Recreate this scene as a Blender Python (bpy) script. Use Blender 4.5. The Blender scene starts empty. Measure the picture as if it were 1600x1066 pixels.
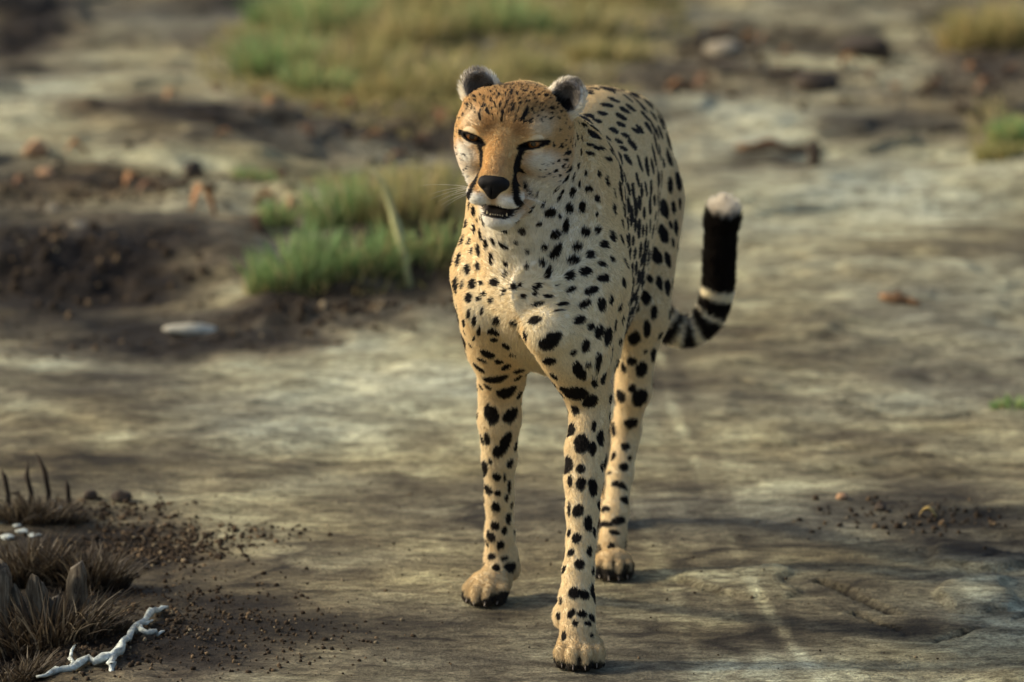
import bpy, bmesh, math, random
import numpy as np
from mathutils import Vector, Matrix, kdtree, bvhtree

FUR = True
rng = np.random.default_rng(7)
random.seed(7)
sc = bpy.context.scene
COL = sc.collection

# ------------------------------------------------------------------ camera
CAM = np.array([0.0, -8.2, 2.1]); PITCH = math.radians(11.07); FPX = 8800.0
cd = bpy.data.cameras.new('camera'); cam = bpy.data.objects.new('camera', cd); COL.objects.link(cam)
cam.location = CAM; cam.rotation_euler = (math.pi/2 - PITCH, 0, 0)
cd.sensor_width = 36; cd.lens = 36*FPX/1600; cd.clip_end = 3000
cd.dof.use_dof = True; cd.dof.focus_distance = 8.36; cd.dof.aperture_fstop = 3.9
sc.camera = cam

# ------------------------------------------------------------------ sky and sun
SUN_EL, SUN_AZ = 30.0, -78.0        # azimuth from +Y (away from the camera), negative = to the left
w = bpy.data.worlds.new('World'); sc.world = w; w.use_nodes = True
nt = w.node_tree; nt.nodes.clear()
sky = nt.nodes.new('ShaderNodeTexSky'); sky.sky_type = 'NISHITA'; sky.sun_disc = False
sky.sun_elevation = math.radians(SUN_EL); sky.sun_rotation = math.radians(SUN_AZ)
sky.air_density = 1.0; sky.dust_density = 4.0; sky.ozone_density = 1.0
bg = nt.nodes.new('ShaderNodeBackground'); bg.inputs[1].default_value = 0.13
out = nt.nodes.new('ShaderNodeOutputWorld')
nt.links.new(sky.outputs[0], bg.inputs[0]); nt.links.new(bg.outputs[0], out.inputs[0])
sd = bpy.data.lights.new('sun', 'SUN'); sun = bpy.data.objects.new('sun', sd); COL.objects.link(sun)
sd.energy = 2.6; sd.angle = math.radians(4.0); sd.color = (1.0, 0.88, 0.68)
el, az = math.radians(SUN_EL), math.radians(SUN_AZ)
sdir = Vector((math.sin(az)*math.cos(el), math.cos(az)*math.cos(el), math.sin(el)))
sun.rotation_euler = sdir.to_track_quat('Z', 'Y').to_euler(); sun.location = sdir*20
vs = sc.view_settings; vs.view_transform = 'Standard'; vs.look = 'None'; vs.exposure = 0.55; vs.gamma = 1.0
vs.use_curve_mapping = False

# ------------------------------------------------------------------ helpers
FW = np.array([0, math.cos(PITCH), -math.sin(PITCH)]); UP = np.array([0, math.sin(PITCH), math.cos(PITCH)])
def at(px, py, Y):                       # photograph pixel + distance -> place in the world
    d = FW + np.array([1., 0, 0])*(px-800)/FPX + UP*(533-py)/FPX
    return CAM + d*(Y-CAM[1])/d[1]
def gp(px, py):                          # photograph pixel -> place on the flat ground
    d = FW + np.array([1., 0, 0])*(px-800)/FPX + UP*(533-py)/FPX
    return CAM + d*(CAM[2]/-d[2])

def sstep(a, b, x):
    t = np.clip((x-a)/(b-a), 0, 1); return t*t*(3-2*t)

def _hash(ix, iy, iz, s):
    h = (ix.astype(np.int64)*374761393 + iy.astype(np.int64)*668265263 + iz.astype(np.int64)*2147483647 + s*974634777) & 0xffffffff
    h = ((h ^ (h >> 13))*1274126177) & 0xffffffff
    return ((h ^ (h >> 16)) & 0xffff)/65535.0
def vnoise(x, y, z=None, s=0):
    x = np.asarray(x, float); y = np.asarray(y, float)
    z = np.zeros_like(x) if z is None else z
    ix, iy, iz = np.floor(x), np.floor(y), np.floor(z)
    fx, fy, fz = x-ix, y-iy, z-iz
    fx, fy, fz = [f*f*f*(f*(f*6-15)+10) for f in (fx, fy, fz)]
    ix, iy, iz = [i.astype(np.int64) for i in (ix, iy, iz)]
    def L(dz):
        a = _hash(ix, iy, iz+dz, s)*(1-fx) + _hash(ix+1, iy, iz+dz, s)*fx
        b = _hash(ix, iy+1, iz+dz, s)*(1-fx) + _hash(ix+1, iy+1, iz+dz, s)*fx
        return a*(1-fy)+b*fy
    if not np.any(fz): return L(0)
    return L(0)*(1-fz)+L(1)*fz
def fbm(x, y, z=None, oct=5, s=0, g=0.5):
    t, a, n = 0, 1.0, 0
    for i in range(oct):
        t = t + a*vnoise(x*2**i+i*17.3, y*2**i-i*9.1, None if z is None else z*2**i+i*3.7, s+i); n += a; a *= g
    return t/n                            # 0..1

def tag(o, label=None, cat=None, group=None, kind=None):
    if label: o['label'] = label
    if cat: o['category'] = cat
    if group: o['group'] = group
    if kind: o['kind'] = kind
    return o
def mesh_obj(name, v, f, mat, parent=None, smooth=False):
    me = bpy.data.meshes.new(name); me.from_pydata([tuple(p) for p in v], [], [tuple(q) for q in f]); me.update()
    if smooth: me.shade_smooth()
    if mat: me.materials.append(mat)
    o = bpy.data.objects.new(name, me); COL.objects.link(o); o.parent = parent
    return o
def fast_mesh(name, V, Q):
    V = np.asarray(V, np.float32); Q = np.asarray(Q, np.int32); k = Q.shape[1]
    me = bpy.data.meshes.new(name)
    me.vertices.add(len(V)); me.vertices.foreach_set('co', V.ravel())
    me.loops.add(Q.size); me.loops.foreach_set('vertex_index', Q.ravel())
    me.polygons.add(len(Q)); me.polygons.foreach_set('loop_start', np.arange(0, Q.size, k, dtype=np.int32))
    me.update(calc_edges=True); return me
def set_col(me, name, C, domain='POINT'):
    a = me.attributes.new(name, 'FLOAT_COLOR', domain)
    C = np.asarray(C, np.float32)
    if C.shape[1] == 3: C = np.concatenate([C, np.ones((len(C), 1), np.float32)], 1)
    a.data.foreach_set('color', C.ravel())

class NT:                                  # small node-tree writer
    def __init__(s, name):
        s.m = bpy.data.materials.new(name); s.m.use_nodes = True; s.t = s.m.node_tree; s.t.nodes.clear()
        s.out = s.n('ShaderNodeOutputMaterial'); s.b = s.n('ShaderNodeBsdfPrincipled'); s.l(s.b.outputs[0], s.out.inputs[0])
    def n(s, t, **kw):
        x = s.t.nodes.new(t)
        for k, v in kw.items(): setattr(x, k, v)
        return x
    def l(s, a, b): s.t.links.new(a, b)
    def pos(s, scale=(1, 1, 1), obj=False):
        tc = s.n('ShaderNodeTexCoord'); mp = s.n('ShaderNodeMapping'); mp.inputs[3].default_value = scale
        s.l(tc.outputs['Object'], mp.inputs[0]); return mp.outputs[0]
    def noise(s, vec, scale, detail=6, rough=.6, dist=0):
        x = s.n('ShaderNodeTexNoise'); s.l(vec, x.inputs['Vector']); x.inputs['Scale'].default_value = scale
        x.inputs['Detail'].default_value = detail; x.inputs['Roughness'].default_value = rough; x.inputs['Distortion'].default_value = dist
        return x.outputs[0]
    def ramp(s, fac, stops):
        r = s.n('ShaderNodeValToRGB'); s.l(fac, r.inputs[0]); e = r.color_ramp.elements
        while len(e) < len(stops): e.new(.5)
        for k, (p, c) in enumerate(stops): e[k].position = p; e[k].color = (*c, 1) if len(c) == 3 else c
        return r.outputs[0]
    def mix(s, fac, a, b, mode='MIX'):
        x = s.n('ShaderNodeMix', data_type='RGBA', blend_type=mode)
        for v, i in ((fac, 0), (a, 6), (b, 7)):
            if isinstance(v, (int, float)): x.inputs[i].default_value = v
            elif isinstance(v, tuple): x.inputs[i].default_value = (*v, 1)
            else: s.l(v, x.inputs[i])
        return x.outputs[2]
    def attr(s, name):
        x = s.n('ShaderNodeAttribute'); x.attribute_name = name; return x
    def bump(s, h, strength=.3, dist=.01):
        x = s.n('ShaderNodeBump'); x.inputs['Strength'].default_value = strength; x.inputs['Distance'].default_value = dist
        s.l(h, x.inputs['Height']); s.l(x.outputs[0], s.b.inputs['Normal'])
    def set(s, rough=None, spec=None, col=None):
        if rough is not None: s.b.inputs['Roughness'].default_value = rough
        if spec is not None: s.b.inputs['Specular IOR Level'].default_value = spec
        if col is not None:
            if isinstance(col, tuple): s.b.inputs['Base Color'].default_value = (*col, 1)
            else: s.l(col, s.b.inputs['Base Color'])
        return s.m
def plain(name, col, rough=.7, spec=.3, vary=.25, scale=60, bump=.2):
    t = NT(name); v = t.pos(); n = t.noise(v, scale)
    a = tuple(c*(1-vary) for c in col); b = tuple(min(1, c*(1+vary)) for c in col)
    t.bump(n, bump, .004)
    return t.set(rough, spec, t.ramp(n, [(.3, a), (.7, b)]))

# ================================================================== ground: weathered rock pavement with soil pockets
def graded(lo, hi, step, far_lo, far_hi, n=26):
    a = np.arange(lo, hi+step*.5, step)
    g1 = hi+np.geomspace(step*2, far_hi-hi, n); g0 = lo-np.geomspace(step*2, lo-far_lo, n)
    return np.concatenate([g0[::-1], a, g1])
GX = graded(-1.62, 1.62, .009, -500, 500); GY = graded(-.75, 8.4, .013, -400, 600)
def blobf(x, y, cx, cy, rx, ry, soft=.9):            # soft patch given in photograph pixels, laid on the ground
    c = gp(cx, cy); c0 = gp(cx+rx, cy); lo = gp(cx, cy+ry); hi = gp(cx, cy-ry)
    sx = c0[0]-c[0]; yy = np.where(y < c[1], (y-c[1])/(c[1]-lo[1]), (y-c[1])/(hi[1]-c[1]))
    return np.exp(-(((x-c[0])/sx)**2+yy**2)*soft)
# lighter (+) and darker (-) patches of rock and soil, bank and hollow shade painted in
PATCH = [(600, 585, 190, 55, .40), (480, 640, 210, 40, .22), (360, 590, 60, 10, .25), (560, 700, 200, 50, .10), (190, 690, 60, 20, .34), (80, 570, 90, 14, .30), (60, 640, 40, 12, .12),
         (340, 820, 60, 20, .18), (420, 760, 160, 26, .08), (1190, 205, 85, 22, .34), (1100, 230, 130, 14, .22), (1300, 95, 130, 20, .34), (1420, 60, 70, 50, .24), (1400, 290, 260, 24, .20), (1230, 330, 200, 40, .26), (1500, 330, 150, 26, .24),
         (1150, 180, 80, 12, .2), (1360, 165, 70, 8, .22), (1060, 75, 26, 12, .2), (1520, 260, 60, 10, .2), (1300, 600, 160, 22, .12), (1080, 430, 120, 30, .12), (1330, 420, 200, 10, .12), (1500, 640, 140, 8, .24), (1240, 760, 90, 18, .14),
         (1160, 910, 70, 26, .26), (1270, 1045, 60, 20, .30), (1100, 1050, 60, 22, .16), (1540, 935, 62, 26, .36), (1500, 890, 90, 6, .14), (1570, 990, 50, 16, .26),
         (90, 190, 70, 40, .30), (40, 230, 60, 14, .28), (150, 165, 120, 8, .16), (200, 275, 100, 14, .30), (330, 285, 80, 14, .36), (390, 330, 40, 14, .18), (310, 455, 80, 10, .24), (350, 475, 70, 8, .30), (300, 435, 50, 8, .22), (560, 275, 120, 8, .12),
         (230, 100, 130, 26, .14), (130, 40, 80, 30, .10), (300, 40, 90, 16, .12), (160, 360, 70, 8, .16), (60, 485, 50, 8, .14), (130, 540, 70, 8, .12),
         (120, 435, 190, 40, -.78), (60, 470, 130, 22, -.4), (210, 455, 80, 26, -.3), (800, 1010, 900, 80, -.13), (1000, 850, 400, 90, -.05), (40, 410, 90, 26, -.3), (260, 390, 60, 18, -.4), (250, 215, 160, 18, -.46), (330, 235, 90, 16, -.40), (20, 60, 60, 50, -.42), (90, 20, 60, 20, -.2), (60, 130, 70, 12, -.36), (200, 110, 80, 8, -.30), (290, 45, 30, 10, -.26), (20, 25, 60, 20, -.3),
         (120, 310, 190, 20, -.30), (380, 0, 120, 12, -.36), (190, 70, 14, 12, -.2), (360, 80, 36, 10, -.22), (200, 515, 240, 22, -.46), (330, 540, 200, 20, -.36), (120, 560, 160, 20, -.2), (250, 620, 120, 16, -.2), (520, 515, 190, 12, -.34), (90, 600, 150, 10, -.2), (480, 490, 110, 10, -.40), (660, 470, 80, 16, -.42), (640, 392, 120, 16, -.50),  # includes the shadowy strip left of the pale path, painted dark
         (430, 370, 70, 16, -.3), (430, 300, 60, 12, -.26), (640, 230, 120, 16, -.26), (1350, 58, 60, 8, -.56), (1260, 45, 60, 10, -.36), (1270, 130, 46, 14, -.46), (1210, 128, 30, 10, -.3), (1150, 90, 40, 30, -.30), (1050, 130, 60, 26, -.26), (1550, 90, 70, 40, -.36), (1480, 160, 70, 12, -.3), (1400, 215, 90, 20, -.28), (1300, 212, 60, 18, -.2), (1200, 255, 90, 6, -.40),
         (1440, 400, 120, 10, -.16), (1260, 550, 120, 20, -.16), (1380, 690, 130, 20, -.2), (1480, 800, 130, 26, -.46), (1530, 850, 100, 16, -.5), (1330, 830, 100, 14, -.25), (1400, 800, 90, 20, -.22), (1220, 870, 120, 16, -.18), (1430, 985, 100, 22, -.46), (1250, 985, 120, 14, -.2), (1560, 960, 60, 6, -.3), (1100, 980, 70, 20, -.22), (1020, 1000, 80, 30, -.14), (1140, 640, 70, 20, -.10),
         (210, 850, 120, 24, -.50), (60, 780, 110, 40, -.3), (60, 900, 130, 80, -.42), (20, 1010, 100, 80, -.62), (150, 850, 170, 40, -.25), (450, 960, 170, 60, -.20), (300, 930, 160, 60, -.22), (250, 1000, 150, 50, -.42), (420, 1000, 120, 40, -.18), (470, 880, 120, 10, -.16), (620, 780, 160, 8, -.10), (700, 690, 60, 10, -.12), (300, 740, 160, 10, -.16), (640, 1000, 120, 40, -.04)]
SOIL = [(120, 430, 220, 50, 1), (250, 220, 180, 24, .8), (20, 60, 80, 60, .8), (120, 320, 220, 26, .8), (480, 492, 130, 12, 1), (660, 475, 100, 22, 1), (620, 395, 160, 22, 1), (430, 360, 90, 24, .9), (640, 215, 260, 34, .8), (700, 130, 330, 90, .75), (450, 200, 120, 30, .7), (1120, 110, 90, 50, .7), (1560, 90, 90, 60, .9), (1450, 150, 120, 20, .7), (200, 870, 150, 40, .6), (30, 1000, 100, 80, 1), (260, 1000, 160, 60, .7), (1560, 210, 60, 40, .7), (300, 525, 260, 26, .6)]
TRACK = [gp(*p)[:2] for p in ((1030, 560), (1052, 640), (1085, 715), (1112, 790), (1150, 860), (1182, 930), (1232, 1000), (1300, 1085))]
TRACK2 = [gp(*p)[:2] for p in ((985, 760), (1020, 850), (1062, 950), (1100, 1075))]
def linedist(x, y, L):
    d = np.full(x.shape, 9.)
    for a, b in zip(L[:-1], L[1:]):
        ab = b-a; t = np.clip(((x-a[0])*ab[0]+(y-a[1])*ab[1])/(ab@ab), 0, 1); d = np.minimum(d, np.hypot(x-a[0]-t*ab[0], y-a[1]-t*ab[1]))
    return d
def wob(x, y): return x+(fbm(x*5, y*5, oct=3, s=31)-.5)*.16, y+(fbm(x*4+9, y*4, oct=3, s=37)-.5)*.42
def soilmask(x, y):
    xw, yw = wob(x, y); s = np.zeros(x.shape)
    for cx, cy, rx, ry, a in SOIL: s = np.maximum(s, a*blobf(xw, yw, cx, cy, rx, ry, .75))
    far = sstep(6.5, 9.0, y)+sstep(1.4, 2.2, np.abs(x)); return np.clip(s+far*.9*sstep(.48, .6, fbm(x*.35, y*.35, oct=3, s=41)), 0, 1)
def flat(x, y): return sstep(.22, .5, np.maximum(np.abs(x-.1)-.22, 0)+np.maximum(np.abs(y-.45)-.72, 0))   # 0 under the cheetah
def height(x, y):
    f = flat(x, y); n = fbm(x*1.1+3, y*1.5, oct=4, s=51)
    t = n*9; fr = t-np.floor(t); h = (np.floor(t)+sstep(.36, .64, fr)-4.5)*.016
    h = h*(.30+.70*sstep(1.8, 4.5, y)) + (fbm(x*7, y*9, oct=4, s=57)-.5)*.018
    h = h*f + (fbm(x*14, y*18, oct=3, s=59)-.5)*.004
    s = soilmask(x, y); h = h+s*(fbm(x*16, y*16, oct=4, s=61)-.35)*.05*f
    # the earth bank at the left, and the low clods that carry the grass
    xw, yw = wob(x, y); bank = sstep(-.26, -.80, xw+(fbm(x*3, y*3, oct=4, s=115)-.5)*.5)*sstep(3.05, 3.42, yw)*sstep(6.5, 5.0, y); h = h+.055*bank
    for cx, cy, rx, ry, a in ((460, 480, 90, 12, .035), (600, 470, 110, 14, .05), (640, 380, 120, 14, .06), (700, 470, 50, 14, .04)): h = h+a*blobf(xw, yw, cx, cy, rx, ry, .8)
    h = h-.05*blobf(x, y, 10, 1030, 70, 60, 1.2)+.009*sstep(.40, .46, blobf(xw, yw, 1545, 935, 80, 34, 1.0))+.008*sstep(.40, .47, blobf(xw, yw, 1530, 862, 110, 22, 1.0))+.007*sstep(.40, .48, blobf(xw, yw, 1160, 915, 90, 30, 1.0))-.012*sstep(.016, .002, crack(x, y))
    far = sstep(9, 60, np.hypot(x, y)); return h+far*(fbm(x*.03, y*.03, oct=3, s=71)-.5)*2.5
CRACKS = [[gp(*p)[:2] for p in L] for L in (((1330, 960), (1390, 985), (1455, 1002), (1520, 985), (1640, 945)), ((1450, 868), (1500, 880), (1545, 872), (1620, 845)), ((1280, 905), (1340, 925), (1400, 960)), ((1160, 600), (1260, 622), (1400, 640), (1620, 650)), ((1240, 690), (1330, 700), (1430, 690)), ((1380, 410), (1480, 420), (1620, 425)))]
def crack(x, y):
    d = np.full(x.shape, 9.)
    for L in CRACKS: d = np.minimum(d, linedist(x, y+(fbm(x*7, y*7, oct=3, s=111)-.5)*.12, L))
    return d+np.clip(fbm(x*4, y*4, oct=2, s=113)-.5, 0, 1)*.08
def hz_at(x, y): return float(height(np.array([float(x)]), np.array([float(y)]))[0])
def ground():
    X, Y = np.meshgrid(GX, GY, indexing='xy'); Z = height(X, Y)
    nx, ny = len(GX), len(GY); idx = np.arange(nx*ny).reshape(ny, nx)
    Q = np.stack([idx[:-1, :-1], idx[:-1, 1:], idx[1:, 1:], idx[1:, :-1]], -1).reshape(-1, 4)
    me = fast_mesh('ground', np.stack([X, Y, Z], -1).reshape(-1, 3), Q); me.shade_smooth()
    xw, yw = wob(X, Y)
    v = .50+(fbm(X*1.6, Y*1.9, oct=5, s=81, g=.6)-.5)*.62+(fbm(X*7, Y*12, oct=4, s=87, g=.6)-.5)*.42
    for cx, cy, rx, ry, a in PATCH: v = v+a*(1.15 if a > 0 else .95)*blobf(xw, yw, cx, cy, rx, ry)
    tr = linedist(X, Y, TRACK)+(fbm(X*9, Y*9, oct=3, s=91)-.5)*.012; v = v+.30*sstep(.016, .003, tr)*sstep(.25, .7, fbm(X*5, Y*5, oct=3, s=93))-.10*sstep(.03, .012, np.abs(tr-.022))
    tr = linedist(X, Y, TRACK2)+(fbm(X*9, Y*9, oct=3, s=95)-.5)*.012; v = v+.12*sstep(.02, .005, tr)
    # dark seams in the strata
    r = np.abs(fbm(X*1.7+.3*Y, Y*3.0, oct=5, s=97)-.5)*2; seam = sstep(.05, .012, r)*sstep(.4, .7, fbm(X*1.2, Y*1.2, oct=2, s=99)); v = v-.22*seam
    v = v-.34*sstep(.014, .003, crack(X, Y)); v = np.clip(v, 0, 1); s = soilmask(X, Y)
    P_ = [0, .18, .38, .55, .75, 1.0]
    rk = np.stack([np.interp(v, P_, c) for c in ((.020, .062, .148, .262, .415, .54), (.016, .053, .130, .243, .408, .54), (.010, .035, .084, .155, .270, .375))], -1)
    so = np.stack([np.interp(v, P_, c) for c in ((.014, .036, .080, .150, .300, .42), (.009, .026, .056, .110, .250, .37), (.006, .017, .036, .066, .155, .25))], -1)
    lit = sstep(.5, .68, fbm(X*22, Y*22, oct=3, s=103))*s*sstep(.2, .45, v); so = so*(1-.5*lit[..., None])+np.array([.22, .115, .045])*(.5*lit[..., None])
    C = rk*(1-s[..., None]*.85)+so*s[..., None]*.85
    warm = fbm(X*2.3, Y*2.9, oct=3, s=107)[..., None]; C = C*(1+(warm-.5)*np.array([.22, .05, -.35]))
    set_col(me, 'rock', C.reshape(-1, 3))
    t = NT('weathered rock'); a = t.attr('rock'); p = t.pos((1, 1.6, 1)); n1 = t.noise(p, 38, 7, .68, .4); n2 = t.noise(t.pos((1, 1, 1)), 190, 4, .7)
    n0 = t.noise(t.pos((1, 2.1, 1)), 8.5, 8, .66, .5)
    k = t.mix(1.0, a.outputs['Color'], t.ramp(n0, [(.33, (.42, .40, .37)), (.47, (.86, .85, .83)), (.55, (1.10, 1.10, 1.08)), (.70, (1.62, 1.64, 1.60))]), 'MULTIPLY')
    k = t.mix(1.0, k, t.ramp(n1, [(.32, (.38, .36, .33)), (.5, (.98, .98, .98)), (.70, (1.55, 1.55, 1.52))]), 'MULTIPLY')
    k = t.mix(1.0, k, t.ramp(n2, [(.33, (.45, .43, .41)), (.5, (1.0, 1.0, 1.0)), (.72, (1.42, 1.42, 1.38))]), 'MULTIPLY')
    mixh = t.n('ShaderNodeMath', operation='MULTIPLY_ADD'); t.l(n1, mixh.inputs[0]); mixh.inputs[1].default_value = 2.0; t.l(n2, mixh.inputs[2])
    t.bump(mixh.outputs[0], .8, .008); me.materials.append(t.set(.88, .18, k))
    o = bpy.data.objects.new('ground', me); COL.objects.link(o); tag(o, 'weathered rock pavement with dark soil pockets', kind='structure')
ground()

# ------------------------------------------------------------------ grass, stalks, leaves, stones
def grass_material(name, base, tip, dry):
    t = NT(name); a = t.attr('blade'); sp = t.n('ShaderNodeSeparateColor'); t.l(a.outputs['Color'], sp.inputs[0])
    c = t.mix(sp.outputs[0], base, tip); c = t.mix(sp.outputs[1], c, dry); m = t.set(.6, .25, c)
    tr = t.n('ShaderNodeBsdfTranslucent'); t.l(c, tr.inputs[0]); mx = t.n('ShaderNodeMixShader'); mx.inputs[0].default_value = .35
    t.l(t.b.outputs[0], mx.inputs[1]); t.l(tr.outputs[0], mx.inputs[2]); t.l(mx.outputs[0], t.out.inputs[0]); return m
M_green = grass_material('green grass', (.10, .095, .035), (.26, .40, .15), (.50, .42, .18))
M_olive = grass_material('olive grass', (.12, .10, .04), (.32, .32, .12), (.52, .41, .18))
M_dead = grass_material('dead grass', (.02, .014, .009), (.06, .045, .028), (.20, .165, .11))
def blades(cx, cy, rx, ry, n, h, wd, dry, lean=.5, seed=0, zoff=0.0):
    r = np.random.default_rng(seed); th = r.uniform(0, 2*np.pi, n); q = np.sqrt(r.random(n))
    bx, by = cx+rx*q*np.cos(th), cy+ry*q*np.sin(th); bz = height(bx, by)-.006+zoff
    d = th+r.normal(0, .9, n); ln = lean*(.25+.9*q)*r.uniform(.4, 1.3, n); L = h*r.uniform(.45, 1.1, n)*(1-.35*q*q)
    dirx, diry = np.cos(d), np.sin(d); sx, sy = -diry, dirx; V = np.zeros((n, 7, 3))
    a = r.uniform(0, np.pi, n); wx, wy = np.cos(a), np.sin(a)
    for k, u in enumerate((0, .4, .75, 1.0)):
        ox = bx+dirx*L*ln*u**1.8; oy = by+diry*L*ln*u**1.8; oz = bz+L*u*(1-.22*ln*u)
        ww = wd*(1, .9, .6, 0)[k]*.5
        if k < 3: V[:, 2*k] = np.stack([ox-wx*ww, oy-wy*ww, oz], 1); V[:, 2*k+1] = np.stack([ox+wx*ww, oy+wy*ww, oz], 1)
        else: V[:, 6] = np.stack([ox, oy, oz], 1)
    B = (np.arange(n)*7)[:, None]
    T = np.concatenate([B+np.array([q_]) for q_ in ((0, 1, 3), (0, 3, 2), (2, 3, 5), (2, 5, 4), (4, 5, 6))])
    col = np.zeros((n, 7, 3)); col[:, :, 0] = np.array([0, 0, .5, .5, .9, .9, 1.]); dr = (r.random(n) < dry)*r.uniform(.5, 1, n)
    col[:, :, 1] = dr[:, None]; return V.reshape(-1, 3), T, col.reshape(-1, 3)
def tussock(name, px, py, wpx, hpx, n, label, cat='grass', group=None, mat=None, dry=.2, wd=.005, depth=.7, seed=1, lean=.5):
    c = gp(px, py); scl = FPX/(c[1]+8.2); rx = wpx/scl
    V, T, col = blades(c[0], c[1], rx, rx*depth, n, hpx/scl, wd, dry, lean, seed)
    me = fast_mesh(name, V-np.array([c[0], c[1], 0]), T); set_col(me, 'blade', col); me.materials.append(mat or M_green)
    o = bpy.data.objects.new(name, me); COL.objects.link(o); o.location = (c[0], c[1], 0); return tag(o, label, cat, group)
tussock('grass_tuft', 470, 474, 88, 110, 330, 'bright green grass tuft on the dark soil clod above the white stone', dry=.08, seed=3, depth=.5)
tussock('grass_tuft', 585, 472, 70, 96, 210, 'green grass tuft at the foot of the pale leaning stalk', dry=.25, seed=4, depth=.5)
tussock('grass_tuft', 690, 470, 48, 86, 180, 'half dry brownish grass tuft beside the cheetah\'s spotted shoulder', dry=.55, seed=5)
tussock('grass_tuft', 540, 380, 65, 124, 240, 'tall green grass tuft growing behind the low rock shelf', dry=.25, seed=6, depth=.5)
tussock('grass_tuft', 655, 385, 92, 124, 280, 'wide olive grass tuft behind the pale leaning stalk', mat=M_olive, dry=.35, seed=7, depth=.5)
tussock('grass_tuft', 432, 372, 34, 50, 140, 'sparse little green tuft among the fallen brown leaves', dry=.2, seed=8)
tussock('grass_tuft', 405, 290, 46, 28, 160, 'thin low green tuft beside the pale rock strip', dry=.3, seed=9)
for i, (px, py, w_, h_, m_, dr) in enumerate([(430, 120, 60, 110, 0, .2), (500, 60, 80, 90, 0, .35), (560, 130, 80, 100, 1, .4), (640, 80, 90, 90, 1, .5), (720, 165, 80, 80, 1, .5), (620, 175, 70, 60, 1, .55), (790, 70, 80, 80, 0, .35), (880, 60, 80, 80, 1, .45), (810, 130, 70, 60, 1, .4), (950, 100, 60, 60, 1, .55), (700, 20, 110, 80, 1, .5), (560, 10, 110, 80, 0, .4), (860, -20, 110, 90, 0, .35), (980, 10, 90, 70, 1, .6), (440, 40, 50, 80, 0, .3), (500, 160, 60, 60, 0, .35)]):
    tussock('grass_tussock', px, py, w_, h_*1.1, 260, ('low green tussock in the grassy patch behind the cheetah\'s head', 'low straw coloured tussock in the grassy patch behind the cheetah\'s head')[m_], 'grass', ('green tussocks of the grassy patch', 'straw coloured tussocks of the grassy patch')[m_], M_olive if m_ else M_green, dr, .006, .6, 20+i, .7)
for i, (px, py, w_, h_) in enumerate([(1590, 235, 46, 70), (1560, 260, 36, 40)]):
    tussock('grass_tussock', px, py, w_, h_, 420, ('dark green tussock beyond the rusty leaf litter', 'small olive tussock in front of the dark green one')[i], 'grass', None, M_green if i == 0 else M_olive, .3, .006, .7, 50+i)
tussock('grass_tuft', 1585, 634, 40, 28, 160, 'tiny green tuft in a crack of the bare rock', dry=.15, seed=60)
tussock('shrub_tuft', 1560, 60, 90, 90, 700, 'dark brownish scrub tuft above the rusty leaf litter', 'scrub', None, M_olive, .6, .006, .6, 61, .8)

def short_grass():
    P = []
    for i, (cx, cy, rx, ry, n) in enumerate([(640, 90, 330, 110, 5200), (700, 175, 300, 30, 1500), (860, 40, 220, 60, 1800), (470, 60, 110, 70, 1200), (600, 290, 130, 16, 260), (560, 470, 180, 14, 300), (1570, 230, 60, 40, 300)]):
        c, e, f_ = gp(cx, cy), gp(cx+rx, cy), gp(cx, cy-ry); P.append(blades(c[0], c[1], e[0]-c[0], f_[1]-c[1], n, .05, .006, .55, .9, 300+i))
    off = np.cumsum([0]+[len(p[0]) for p in P[:-1]]); me = fast_mesh('short_grass', np.concatenate([p[0] for p in P]), np.concatenate([p[1]+o for p, o in zip(P, off)]))
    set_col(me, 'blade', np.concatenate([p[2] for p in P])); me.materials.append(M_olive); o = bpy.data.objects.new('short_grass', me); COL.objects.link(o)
    tag(o, 'short olive and straw grass covering the ground behind the cheetah', 'grass', kind='stuff')
short_grass()
def tube(name, pts, rad, mat, n=8, parent=None, cap=True):
    pts = [np.array(p, float) for p in pts]; v, f = [], []
    for i, p in enumerate(pts):
        d = pts[min(i+1, len(pts)-1)]-pts[max(i-1, 0)]; d = d/np.linalg.norm(d); s_ = np.cross(d, (.13, .31, .94)); s_ /= np.linalg.norm(s_); u_ = np.cross(s_, d)
        for j in range(n):
            a = 2*math.pi*j/n; rr = rad[i]*(1+.24*math.sin(3*a+i*1.7)+.14*math.sin(5*a+i*2.9))*(1+.16*math.sin(i*4.1)); v.append(p+s_*math.cos(a)*rr+u_*math.sin(a)*rr)
    for i in range(len(pts)-1):
        for j in range(n): f.append((i*n+j, i*n+(j+1) % n, (i+1)*n+(j+1) % n, (i+1)*n+j))
    f.append(tuple(range(n-1, -1, -1))); f.append(tuple((len(pts)-1)*n+j for j in range(n)))
    return v, f
def tube_obj(name, pts, rad, mat, label=None, cat=None, group=None, n=8, parent=None):
    v, f = tube(name, pts, rad, mat, n); o = mesh_obj(name, v, f, mat, parent, True); return tag(o, label, cat, group) if label else o
M_stalk = plain('dry green stalk', (.42, .42, .20), .6, .3, .2, 90, .2)
c = gp(640, 478); k_ = 11.1/FPX; b0 = c+np.array([0, 0, hz_at(*c[:2])-.01])
tube_obj('dry_stalk', [b0, b0+np.array([-8*k_, .01, 55*k_]), b0+np.array([-18*k_, .01, 95*k_]), b0+np.array([-32*k_, .02, 140*k_]), b0+np.array([-44*k_, .02, 175*k_]), b0+np.array([-62*k_, .02, 195*k_])], [.008, .0075, .007, .006, .0045, .001], M_stalk, 'pale green thick stalk leaning over the grass tufts', 'stalk', n=7)

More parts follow.
